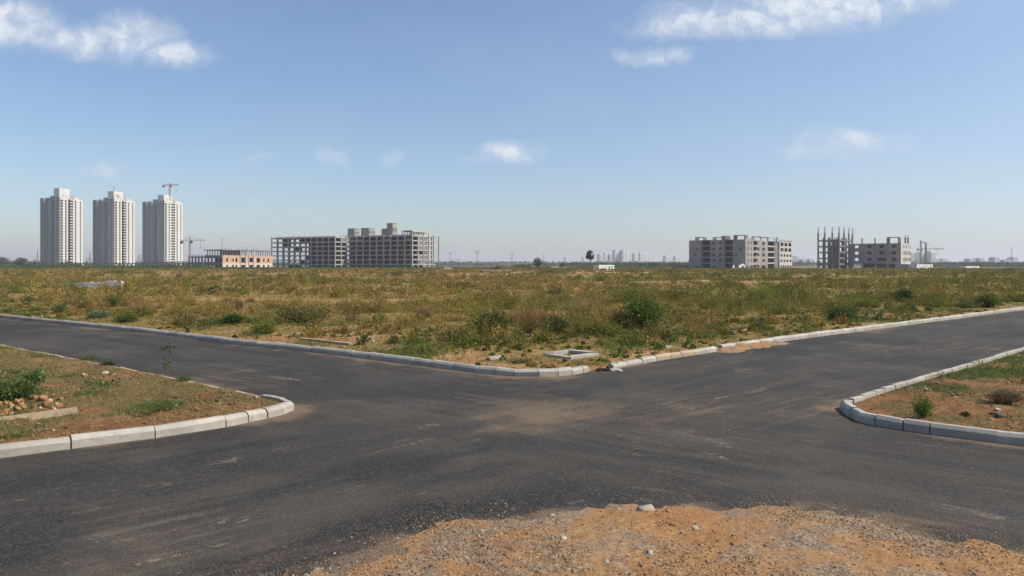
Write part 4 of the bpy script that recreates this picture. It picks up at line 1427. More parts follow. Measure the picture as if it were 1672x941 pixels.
pole(735, 640, 412, 'thin power pole directly right of the big frame building', arms=1, r=.2)
pole(779, 640, 409, 'tall power pole with two crossarms over the dark deck', arms=2, r=.22)
pole(748, 640, 423, 'short leaning-armed power pole between the taller two over the dark deck', arms=1, r=.2)
pole(836, 560, 413.5, 'power pole with one wide crossarm over the pale deck', arms=1, r=.2)
pole(887, 700, 415, 'bare thin pole just right of the small round tree', arms=0, r=.22)
pole(922, 750, 420, 'faint lattice mast halfway between the small round tree and the palm', 'lattice', arms=1)
pole(951, 750, 418.5, 'faint lattice mast just left of the palm', 'lattice', arms=0)
pole(61, 900, 409, 'thin mast just left of the first apartment tower', arms=0, r=.4)
pole(147, 900, 411, 'thin mast in the gap between the first two apartment towers', arms=0, r=.4)
pole(1652, 1700, 404, 'faint tall mast among the hazy blocks at the far right', 'lattice', arms=1)


# ---- far hazy town
def far_block(px0, px1, py, D, label, m, bays=3, th=25.0, seed=0, name='distant_building', grp='hazy distant buildings'):
    rz = R(24); k1 = (px1 - CX) / F_PX
    W = (k1 * D - at(px0, D)) / (math.cos(rz) - k1 * math.sin(rz)) * .92; H = CAM_H + (HY - py) * D / F_PX
    root = empty(name, (at(px0, D), D, 0), rz, label=label, cat='building', group=grp)
    r_ = random.Random(seed)
    s_ = MB()
    x = 0
    for k in range(bays):
        bw = W / bays
        h = H * (1 if k == bays // 2 else r_.uniform(.9, 1.0))
        dy = r_.uniform(0, 12)
        s_.box(x + bw * .02, x + bw * .98, dy, 14 + dy, 0, h)
        s_.box(x + bw * .35, x + bw * .7, dy + 4, dy + 12, h, h + H * .05)
        nst = max(2, int(bw / 7))
        for q in range(nst):
            xx = x + bw * (q + .5) / nst
            g_ = MB(); g_.box(xx - 1.3, xx + 1.3, dy - .25, dy + .3, 3, h - 2); g_.build('window_column', M['far_grey'], root)
        x += bw
    s_.build('wall', m, root)
    return root


far_block(982, 1007, 413.5, 2100, 'lower left block of the hazy cluster of distant white towers', M['far_white'], 3, seed=1)
far_block(1007.5, 1037, 408.5, 2050, 'tallest middle block of the hazy cluster of distant white towers', M['far_white'], 3, seed=2)
far_block(1038, 1065, 412.5, 2150, 'right block of the hazy cluster of distant white towers, next to its tallest block', M['far_white'], 3, seed=3)
far_block(1087, 1112, 416.5, 2400, 'pale grey distant block standing alone left of the grey housing block', M['far_white'], 3, seed=4)
far_block(1297, 1310, 418.5, 1700, 'hazy grey block just right of the grey housing block', M['far_grey'], 2, seed=5)
far_block(1315, 1334, 423.5, 1900, 'low hazy block just left of the bare column frame', M['far_grey'], 2, seed=6)
far_block(1489, 1501, 409.5, 1200, 'pale tower between the half built block and the twin-masted crane', M['far_white'], 2, seed=7)
far_block(1514, 1531, 411, 1200, 'pale tower under the long jib of the twin-masted crane', M['far_white'], 2, seed=8)
far_block(1532, 1540, 423.5, 1600, 'narrow low block right of the pale tower under the crane', M['far_grey'], 1, seed=9)
far_block(1543, 1553, 423, 1700, 'squat grey block second to the right of the crane', M['far_grey'], 1, seed=10)
far_block(1555, 1574, 427, 1700, 'row of very low pale buildings in the haze right of the crane', M['far_white'], 4, seed=11)
far_block(1587, 1598, 423, 1700, 'grey cube-shaped block above the low white building with dark slots', M['far_grey'], 1, seed=12)
far_block(1601, 1611, 422, 1750, 'grey cube-shaped block with a white flank left of the long pale shed', M['far_grey'], 1, seed=13)
far_block(1613, 1629, 426, 1750, 'long pale low shed between two grey blocks in the haze', M['far_white'], 3, seed=14)
far_block(1632, 1642, 420.5, 1700, 'flat roofed grey tower block left of the far mast', M['far_grey'], 1, seed=15)
far_block(1644, 1657, 424, 1750, 'wide low grey block at the foot of the far mast', M['far_grey'], 2, seed=16)
far_block(1658, 1668, 420.5, 1800, 'grey block right of the far mast near the picture edge', M['far_grey'], 1, seed=17)
far_block(50, 66, 422.5, 1100, 'hazy grey low block behind the first apartment tower', M['far_grey'], 2, seed=18)
far_block(139, 151, 421, 1200, 'hazy grey low block in the gap between the first two apartment towers', M['far_grey'], 1, seed=19)
far_block(223, 233, 416, 1300, 'hazy grey block in the gap between the second and third apartment towers', M['far_grey'], 1, seed=20)
far_block(1066, 1088, 427.5, 1500, 'long low white buildings right of the hazy tower cluster', M['far_white'], 4, seed=21)
far_block(1100, 1122, 427.5, 1300, 'low white buildings at the foot of the lone pale grey distant block', M['far_white'], 4, seed=22)
far_block(926, 941, 427.5, 1500, 'low bright white shed in the haze left of the palm', M['far_white'], 2, seed=23)
far_block(898, 906, 429, 1500, 'tiny pale house in the haze right of the small round tree', M['far_white'], 1, seed=24)

far_block(1575, 1586, 427, 1900, 'small pale house cluster left of the cube-shaped grey block, in the haze', M['far_white'], 3, seed=25)
far_block(1500, 1514, 419, 1500, 'pale hazy block between the two masts of the twin-masted crane', M['far_white'], 2, seed=26)
far_block(1040, 1062, 426.5, 1700, 'low pale roofs at the foot of the hazy tower cluster, right side', M['far_white'], 5, seed=27)
far_block(986, 1004, 427, 1700, 'low pale roofs at the foot of the hazy tower cluster, left side', M['far_white'], 4, seed=28)
far_block(846, 858, 429, 1600, 'low pale roof in the haze left of the small round tree', M['far_white'], 2, seed=29)

# twin masted crane in front of the pale towers
cr3 = crane(1503.5, 1000, 0, CAM_H + (HY - 407.5) * 1000 / F_PX, 4.5, 30, 'twin-masted tower crane with a long flat jib, right of the half built block', M['crane_grey'], 0, 1.6, .0, 11.5)
s_ = MB(); s_.bar((6.5, 0, 0), (6.5, 0, 31), 1.0, .8); s_.bar((-.2, 0, 31.5), (6.8, 0, 31.0), .5); s_.build('second_mast', M['crane_grey'], cr3)
# ================================================================ VEGETATION
def ribbons(base, dirs, length, width, bend, rng, col, segs=2, tipw=.25):
    """n curved tapering blades or twigs; base (n,3), dirs (n,3) unit, bend (n,3) added quadratically"""
    n = len(base)
    side = np.cross(dirs, rng.normal(size=(n, 3)))
    side /= np.linalg.norm(side, axis=1, keepdims=True) + 1e-9
    k = segs + 1
    V = np.zeros((n, k, 2, 3)); C = np.zeros((n, k, 2, 3))
    for i in range(k):
        t = i / segs
        c = base + dirs * (length * t)[:, None] + bend * (t * t)
        w_ = (width * (1 - t * (1 - tipw)) / 2)[:, None]
        V[:, i, 0] = c - side * w_; V[:, i, 1] = c + side * w_
        C[:, i] = col[:, None, :]
    idx = np.arange(n * k * 2).reshape(n, k, 2)
    Q = np.stack([idx[:, :-1, 0], idx[:, :-1, 1], idx[:, 1:, 1], idx[:, 1:, 0]], -1).reshape(-1, 4)
    return V.reshape(-1, 3), Q, C.reshape(-1, 3)


def leaves(pos, dirs, length, width, rng, col, droop=.25):
    """n diamond leaves, folded a little along the midrib"""
    n = len(pos)
    side = np.cross(dirs, rng.normal(size=(n, 3)))
    side /= np.linalg.norm(side, axis=1, keepdims=True) + 1e-9
    nrm = np.cross(dirs, side)
    V = np.zeros((n, 4, 3))
    V[:, 0] = pos
    V[:, 1] = pos + dirs * (length * .45)[:, None] - side * (width / 2)[:, None] + nrm * (width * .15)[:, None]
    V[:, 2] = pos + dirs * length[:, None]; V[:, 2, 2] -= length * droop
    V[:, 3] = pos + dirs * (length * .45)[:, None] + side * (width / 2)[:, None] + nrm * (width * .15)[:, None]
    C = np.repeat(col[:, None, :], 4, 1)
    idx = np.arange(n * 4).reshape(n, 4)
    return V.reshape(-1, 3), idx, C.reshape(-1, 3)


def join(parts):
    V, Q, C, o = [], [], [], 0
    for v, q, c in parts:
        V.append(v); Q.append(q + o); C.append(c); o += len(v)
    return np.concatenate(V), np.concatenate(Q), np.concatenate(C)


def unit(v):
    return v / (np.linalg.norm(v, axis=1, keepdims=True) + 1e-9)


def jitter(col, n, rng, v=.18, h=.08):
    c = np.tile(np.asarray(col, float), (n, 1)) * (1 + rng.normal(0, v, (n, 1))) * (1 + rng.normal(0, h, (n, 3)))
    return np.clip(c, .004, .7)


TAN, STRAW, OLIVE, BROWN, GREEN, DGREEN, YGREEN = (.40, .265, .085), (.46, .335, .12), (.195, .170, .030), (.255, .160, .055), (.085, .125, .030), (.045, .075, .020), (.19, .215, .035)


def scatter(n, d0, d1, rng, kmax=.80):
    """random points of the wedge the photograph looks into, even per square metre"""
    D = np.sqrt(rng.uniform(d0 * d0, d1 * d1, n)); k = rng.uniform(-kmax, kmax, n)
    return D * k, D


# ---- the overgrown plot: dry bushy weeds that merge into each other
def weeds_layer(name, n, d0, d1, strokes, leavesn, hmin, hmax, wid, seed, thr=.44, leaf=.05, kmax=.80, smin=1.2, fresh_p=.07, smax=1e9, greens=None):
    rng = np.random.default_rng(seed)
    x, y = scatter(n, d0, d1, rng, kmax)
    s = sdf(MAIN, x, y)
    dens = fbm(x, y, 20, 3, 177) * .40 + fbm(x, y, 7, 3, 77) * .34 + fbm(x, y, 2.4, 3, 104) * .26 + .07 * sstep(2, 9, s)
    ok = (s > smin) & (s < smax) & (dens + rng.uniform(-.06, .06, n) > thr)
    # worn tracks and open sandy strips across the plot stay bare
    ok &= rng.uniform(size=n) > bare(x, y) * 1.1
    x, y, s, dens = x[ok], y[ok], s[ok], dens[ok]
    n = len(x)
    size = (hmin + (hmax - hmin) * rng.beta(1.6, 3.0, n)) * (.55 + .45 * sstep(2, 12, s)) * (.55 + 1.5 * np.clip(dens - thr, 0, .35) / .2) * (.75 + .5 * fbm(x, y, 14, 3, 131))
    kind = fbm(x, y, 9, 3, 120) * .85 + rng.uniform(0, .15, n) + .12 * sstep(-.1, .35, x / y)
    hue = np.where((kind < .42)[:, None], BROWN, np.where((kind < .56)[:, None], np.array(OLIVE) * .8, np.where((kind < .62)[:, None], TAN, OLIVE)))
    fresh = rng.uniform(size=n) < fresh_p
    gsel = np.array(greens if greens else [YGREEN])[rng.integers(0, len(greens) if greens else 1, n)]
    hue = np.where(fresh[:, None], gsel * .8, hue) * (1 + rng.normal(0, .16, (n, 1)))
    far_c = np.hypot(x - ground_pt(932, 578, .16)[0], y - ground_pt(932, 578, .16)[1]) > 1.25      # nothing grows in the concrete chamber
    x, y, s, size, hue = x[far_c], y[far_c], s[far_c], size[far_c], hue[far_c]
    n = len(x)
    z = main_h(x, y, s)
    # strokes
    m = n * strokes
    ci = np.repeat(np.arange(n), strokes)
    az = rng.uniform(0, 2 * np.pi, m); lean = np.abs(rng.normal(0, .62, m))
    d = np.stack([np.sin(lean) * np.cos(az), np.sin(lean) * np.sin(az), np.cos(lean)], 1)
    sz = size[ci] * rng.uniform(.45, 1.15, m)
    br = size[ci] * .55 * np.sqrt(rng.uniform(0, 1, m)); a2 = rng.uniform(0, 2 * np.pi, m)
    b = np.stack([x[ci] + br * np.cos(a2), y[ci] + br * np.sin(a2), z[ci] - .03], 1)
    bend = np.stack([np.cos(az) * sz * .25, np.sin(az) * sz * .25, -sz * rng.uniform(.0, .35, m)], 1)
    col = np.clip(hue[ci] * (1 + rng.normal(0, .25, (m, 1))) * (1 + rng.normal(0, .06, (m, 3))), .01, .6)
    P = [ribbons(b, d, sz, wid * rng.uniform(.6, 1.4, m), bend, rng, col, 2)]
    if leavesn:
        m = n * leavesn
        ci = np.repeat(np.arange(n), leavesn)
        u = unit(rng.normal(size=(m, 3))); u[:, 2] = np.abs(u[:, 2])
        rr = rng.uniform(.35, 1.0, m) ** .6
        p = np.stack([x[ci] + u[:, 0] * size[ci] * .75 * rr, y[ci] + u[:, 1] * size[ci] * .75 * rr, z[ci] + u[:, 2] * size[ci] * .92 * rr], 1)
        dd = unit(u + rng.normal(0, .7, (m, 3)))
        col = np.clip(hue[ci] * (1 + rng.normal(.05, .28, (m, 1))) * (1 + rng.normal(0, .06, (m, 3))), .01, .6)
        L = leaf * rng.uniform(.6, 1.6, m)
        P.append(leaves(p, dd, L, L * .55, rng, col))
    V, Q, C = join(P)
    return np_mesh(name, V, Q, M['straw'], color=C, kind='stuff')


def bush_layer(name, n, d0, d1, nl, ns, rmin, rmax, leaf, wid, seed, thr, kmax=.80):
    """the scrub of the plot: low domes of thin dry leaves and twigs that grow in drifts"""
    rng = np.random.default_rng(seed)
    x, y = scatter(n, d0, d1, rng, kmax)
    s = sdf(MAIN, x, y)
    dens = fbm(x, y, 20, 3, 177) * .36 + fbm(x, y, 7, 3, 77) * .34 + fbm(x, y, 2.4, 3, 104) * .30 + .06 * sstep(3, 12, s)
    ok = (s > 1.9) & (dens + rng.uniform(-.04, .04, n) - .25 * bare(x, y) + .035 * sstep(30, 12, s) > thr) & (rng.uniform(size=n) > bare(x, y) * 1.1)
    ok &= np.hypot(x - ground_pt(932, 578, .16)[0], y - ground_pt(932, 578, .16)[1]) > 1.9
    x, y, s, dens = x[ok], y[ok], s[ok], dens[ok]
    n = len(x)
    r = (rmin + (rmax - rmin) * rng.beta(1.4, 3.2, n)) * (.6 + .4 * sstep(2, 9, s))
    h = r * rng.uniform(.75, 1.35, n)
    kind = fbm(x, y, 9, 3, 120) * .8 + rng.uniform(-.10, .25, n) + .16 * sstep(-.15, .40, x / y)
    hue = np.where((kind < .47)[:, None], BROWN, np.where((kind < .50)[:, None], np.array(TAN) * .85, np.where((kind < .64)[:, None], np.array(OLIVE) * .9, np.array((.115, .130, .028)))))
    pick = rng.uniform(size=n)
    hue = np.where((pick < .07)[:, None], (.17, .19, .028), np.where((pick > .92)[:, None], (.085, .075, .032), hue)) * (1 + rng.normal(0, .18, (n, 1)))
    z = main_h(x, y, s)
    m = n * nl
    ci = np.repeat(np.arange(n), nl)
    u = unit(rng.normal(size=(m, 3))); u[:, 2] = np.abs(u[:, 2])
    # uneven outline: every bush has a few shoots that reach further out
    a = np.arctan2(u[:, 1], u[:, 0])
    ph = rng.uniform(0, 6.28, (n, 3))
    lump = 1 + .22 * np.sin(2 * a + ph[ci, 0]) + .18 * np.sin(5 * a + ph[ci, 1] + 3 * u[:, 2]) + .14 * np.sin(9 * u[:, 2] + ph[ci, 2])
    rr = rng.uniform(0, 1.0, m) ** .45 * lump * np.where(rng.uniform(size=m) < .10, 1.22, 1.0)
    p = np.stack([x[ci] + u[:, 0] * r[ci] * rr, y[ci] + u[:, 1] * r[ci] * rr, z[ci] + u[:, 2] * h[ci] * rr], 1)
    d = unit(u * .7 + rng.normal(0, .5, (m, 3)) + np.array([0, 0, .35]))
    L = leaf * rng.uniform(.5, 1.7, m)
    col = np.clip(hue[ci] * (1 + rng.normal(0, .15, (m, 1))) * (1 + rng.normal(0, .035, (m, 3))), .008, .6)
    P = [leaves(p, d, L, L * .36, rng, col)]
    m = n * ns
    ci = np.repeat(np.arange(n), ns)
    az = rng.uniform(0, 2 * np.pi, m); lean = np.abs(rng.normal(0, .8, m))
    d = np.stack([np.sin(lean) * np.cos(az), np.sin(lean) * np.sin(az), np.maximum(np.cos(lean), .1)], 1)
    b = np.stack([x[ci] + rng.normal(0, .15, m) * r[ci], y[ci] + rng.normal(0, .15, m) * r[ci], z[ci] - .02], 1)
    L = h[ci] * rng.uniform(.7, 1.35, m)
    P.append(ribbons(b, d, L, wid * rng.uniform(.6, 1.3, m), np.stack([np.cos(az), np.sin(az), -np.ones(m)], 1) * (L * .12)[:, None], rng,
                     np.clip(np.where(rng.uniform(size=(m, 1)) < .5, np.array(STRAW)[None] * .8, hue[ci]) * (1 + rng.normal(0, .2, (m, 1))), .01, .6), 2))
    V, Q, C = join(P)
    return np_mesh(name, V, Q, M['straw'], color=C, kind='stuff')


weeds_layer('dry_weeds', 4200, 19, 62, 30, 10, .10, .40, .014, 11, thr=.455, leaf=.05, smin=1.0)
bush_layer('dry_weeds', 1050, 19, 62, 330, 50, .25, 1.35, .085, .016, 31, .49)
weeds_layer('dry_weeds', 8000, 58, 150, 16, 6, .10, .36, .035, 12, thr=.46, leaf=.11)
bush_layer('dry_weeds', 2400, 58, 150, 150, 18, .35, 1.6, .17, .04, 32, .515)
weeds_layer('dry_weeds', 12000, 145, 330, 9, 4, .10, .34, .10, 13, thr=.48, leaf=.24)
bush_layer('dry_weeds', 5200, 145, 330, 50, 5, .4, 1.8, .34, .10, 33, .535)
weeds_layer('dry_weeds', 9000, 320, 440, 7, 4, .10, .34, .2, 14, thr=.50, leaf=.4)
bush_layer('dry_weeds', 3000, 320, 440, 24, 3, .4, 1.4, .5, .18, 34, .54)

# fresh green weeds and small dry stalks along the kerbs
weeds_layer('undergrowth', 7000, 17, 48, 16, 46, .08, .42, .010, 15, thr=.515, leaf=.075, smin=.35, smax=7, fresh_p=.62, greens=[GREEN, (.12, .155, .03), (.08, .12, .035), (.16, .17, .035)])


# ---- grass: short tufts near the kerbs
def grass_layer(name, x, y, hf, h, wid, cols, seed, per=7, mat_='straw', lean=.45):
    rng = np.random.default_rng(seed)
    n = len(x); m = n * per
    ci = np.repeat(np.arange(n), per)
    z = hf(x, y)
    az = rng.uniform(0, 2 * np.pi, m); le = np.abs(rng.normal(0, lean, m))
    d = np.stack([np.sin(le) * np.cos(az), np.sin(le) * np.sin(az), np.cos(le)], 1)
    L = h[ci] * rng.uniform(.4, 1.2, m)
    b = np.stack([x[ci] + rng.normal(0, .03, m), y[ci] + rng.normal(0, .03, m), z[ci] - .01], 1)
    bend = np.stack([np.cos(az), np.sin(az), -np.ones(m) * .5], 1) * (L * .3)[:, None]
    col = np.clip(cols[ci] * (1 + rng.normal(0, .2, (m, 1))), .01, .6)
    V, Q, C = ribbons(b, d, L, np.full(m, wid) * rng.uniform(.6, 1.3, m), bend, rng, col, 2)
    return np_mesh(name, V, Q, M[mat_], color=C, kind='stuff')


rng = np.random.default_rng(21)
x, y = scatter(60000, 17.5, 48, rng, .78)
s = sdf(MAIN, x, y); cov = m_cover(x, y)
ok = (s > .30) & (rng.uniform(size=len(x)) < .10 + .75 * cov[:, 1] + .28 * cov[:, 0]) & (s < 22)
x, y, cov, s = x[ok], y[ok], cov[ok], s[ok]
g_ = np.clip(cov[:, 1:2] * 1.1 + rng.normal(0, .2, (len(x), 1)), 0, 1)
cols = np.array(GREEN) * 1.25 * g_ + np.array((.28, .205, .07)) * (1 - g_)
grass_layer('grass', x, y, main_h, rng.uniform(.06, .20, len(x)) * (1 + .6 * cov[:, 1]), .016, cols, 22, 7)

x, y = rng.uniform(-20, -4.4, 46000), rng.uniform(9, 28, 46000)
s = sdf(LEFT, x, y); cov = l_cover(x, y)
ok = (s > .24) & (rng.uniform(size=len(x)) < .03 + .85 * cov[:, 1] + .33 * cov[:, 0]) & (np.abs(x) < .80 * y)
x, y, cov = x[ok], y[ok], cov[ok]
g_ = np.clip(cov[:, 1:2] + rng.normal(0, .25, (len(x), 1)), 0, 1)
cols = np.array(GREEN) * 1.15 * g_ + np.array((.27, .21, .09)) * (1 - g_)
grass_layer('grass', x, y, left_h, rng.uniform(.04, .13, len(x)), .010, cols, 23, 7)

x, y = rng.uniform(6.6, 24, 40000), rng.uniform(9, 30, 40000)
s = sdf(RIGHT, x, y); cov = r_cover(x, y)
ok = (s > .24) & (rng.uniform(size=len(x)) < .02 + .85 * cov[:, 1] + .30 * cov[:, 0]) & (np.abs(x) < .80 * y)
x, y, cov = x[ok], y[ok], cov[ok]
g_ = np.clip(cov[:, 1:2] + rng.normal(0, .2, (len(x), 1)), 0, 1)
cols = np.array(GREEN) * 1.2 * g_ + np.array((.25, .19, .08)) * (1 - g_)
grass_layer('grass', x, y, right_h, rng.uniform(.04, .14, len(x)), .010, cols, 24, 7)


# ---- single shrubs and weeds
def shrub(px, py, hp, wp, typ, label, hf=main_h, col=None, seed=0, group='weeds and shrubs of the empty plots', name=None, cat=None):
    rng = np.random.default_rng(seed + int(px * 7 + py * 13))
    g0 = .14
    xy = ground_pt(px, py, g0)
    D = xy[1]; m_px = D / F_PX
    h, w_ = hp * m_px, wp * m_px
    z = float(hf(np.array([xy[0]]), np.array([xy[1]]))[0])
    if z < 0: z = .1
    nm = name or {'leafy': 'leafy_weed', 'bush': 'shrub', 'dry': 'dry_shrub', 'mat': 'weed_patch', 'tall': 'tall_weed', 'feather': 'feathery_shrub'}[typ]
    root = empty(nm, (xy[0], xy[1], z - .02), 0, label=label, cat=cat or {'mat': 'weed', 'leafy': 'weed', 'tall': 'weed'}.get(typ, 'shrub'), group=group)
    S, Lf = [], []
    cfg = {  # stems, leaves, leaf length, leaf width ratio, default colour
        'leafy': (9, 170, .115, .52, (.095, .135, .050)), 'bush': (30, 2600, .066, .55, (.075, .105, .026)),
        'dry': (190, 900, .045, .4, BROWN), 'mat': (30, 900, .06, .5, GREEN), 'tall': (5, 90, .075, .35, DGREEN), 'feather': (26, 3200, .055, .22, (.085, .150, .028))}[typ]
    ns, nl, ll, lr, c0 = cfg
    c0 = np.array(col if col is not None else c0)
    ll = ll * (.6 + .4 * min(2.2, h / .6))
    # stems fan out from the base
    az = rng.uniform(0, 2 * np.pi, ns)
    r = (w_ / 2) * np.sqrt(rng.uniform(.05, 1, ns))
    hh = h * np.sqrt(np.clip(1 - .75 * (r / (w_ / 2)) ** 2, .1, 1)) * rng.uniform(.75, 1.0, ns)
    if typ == 'mat':
        bx = rng.uniform(-.5, .5, ns) * w_; by = rng.uniform(-.3, .3, ns) * w_
        base = np.stack([bx, by, np.zeros(ns)], 1); hh = h * rng.uniform(.5, 1, ns); tip = base + np.stack([rng.normal(0, .1, ns), rng.normal(0, .1, ns), hh], 1)
    else:
        base = np.stack([rng.normal(0, .04 * w_, ns), rng.normal(0, .04 * w_, ns), np.zeros(ns)], 1)
        tip = np.stack([r * np.cos(az), r * np.sin(az), hh], 1)
    dv = tip - base
    L = np.linalg.norm(dv, axis=1)
    rise = np.zeros((ns, 3)); rise[:, 2] = -.15 * L
    d0 = unit(dv - rise)
    scol = jitter((.13, .095, .055) if typ != 'dry' else np.array(c0) * 1.1, ns, rng)
    sw = np.full(ns, .012 + .012 * h) if typ != 'dry' else np.full(ns, .010 + .006 * h)
    S.append(ribbons(base, d0, L, sw, rise, rng, scol, 3, .3))
    if typ == 'dry':
        k = 3
        ci = np.repeat(np.arange(ns), k)
        t = rng.uniform(.35, .9, ns * k)
        b2 = base[ci] + d0[ci] * (L[ci] * t)[:, None] + rise[ci] * (t * t)[:, None]
        d2 = unit(d0[ci] + rng.normal(0, .55, (ns * k, 3)))
        S.append(ribbons(b2, d2, L[ci] * rng.uniform(.15, .4, ns * k), np.full(ns * k, .010), np.zeros((ns * k, 3)), rng, jitter(c0 * 1.1, ns * k, rng, .25), 2))
    # leaves along the stems
    nl = int(nl * (1.0 if typ not in ('bush', 'feather', 'mat') else min(2.0, .35 + h * w_ * 1.2)))
    ci = rng.integers(0, ns, nl)
    t = rng.uniform(.18 if typ != 'tall' else .3, 1.0, nl) ** .75
    sp = {'leafy': .05, 'bush': .16, 'dry': .12, 'mat': .16, 'tall': .03, 'feather': .10}[typ]
    p = base[ci] + d0[ci] * (L[ci] * t)[:, None] + rise[ci] * (t * t)[:, None] + rng.normal(0, 1, (nl, 3)) * np.array([sp * w_, sp * w_, sp * h * .6])
    p[:, 2] = np.abs(p[:, 2])
    out = p - np.array([0, 0, h * .3]); 
    dd = unit(unit(out) * .8 + rng.normal(0, .55, (nl, 3)) + np.array([0, 0, .25]))
    clump = rng.normal(0, .22, ns)
    lc = jitter(c0, nl, rng, .18, .07) * (1 + clump[ci])[:, None]
    yl = rng.uniform(size=nl) < .07
    lc[yl] = lc[yl] * np.array((1.7, 1.4, .9))
    LL = ll * rng.uniform(.55, 1.35, nl)
    Lf.append(leaves(p, dd, LL, LL * lr, rng, np.clip(lc, .008, .6)))
    v, q, c = join(Lf)
    np_mesh('foliage', v, q, M['leaf'], root, color=c)
    v, q, c = join(S)
    np_mesh('stem', v, q, M['straw'], root, color=c)
    return root


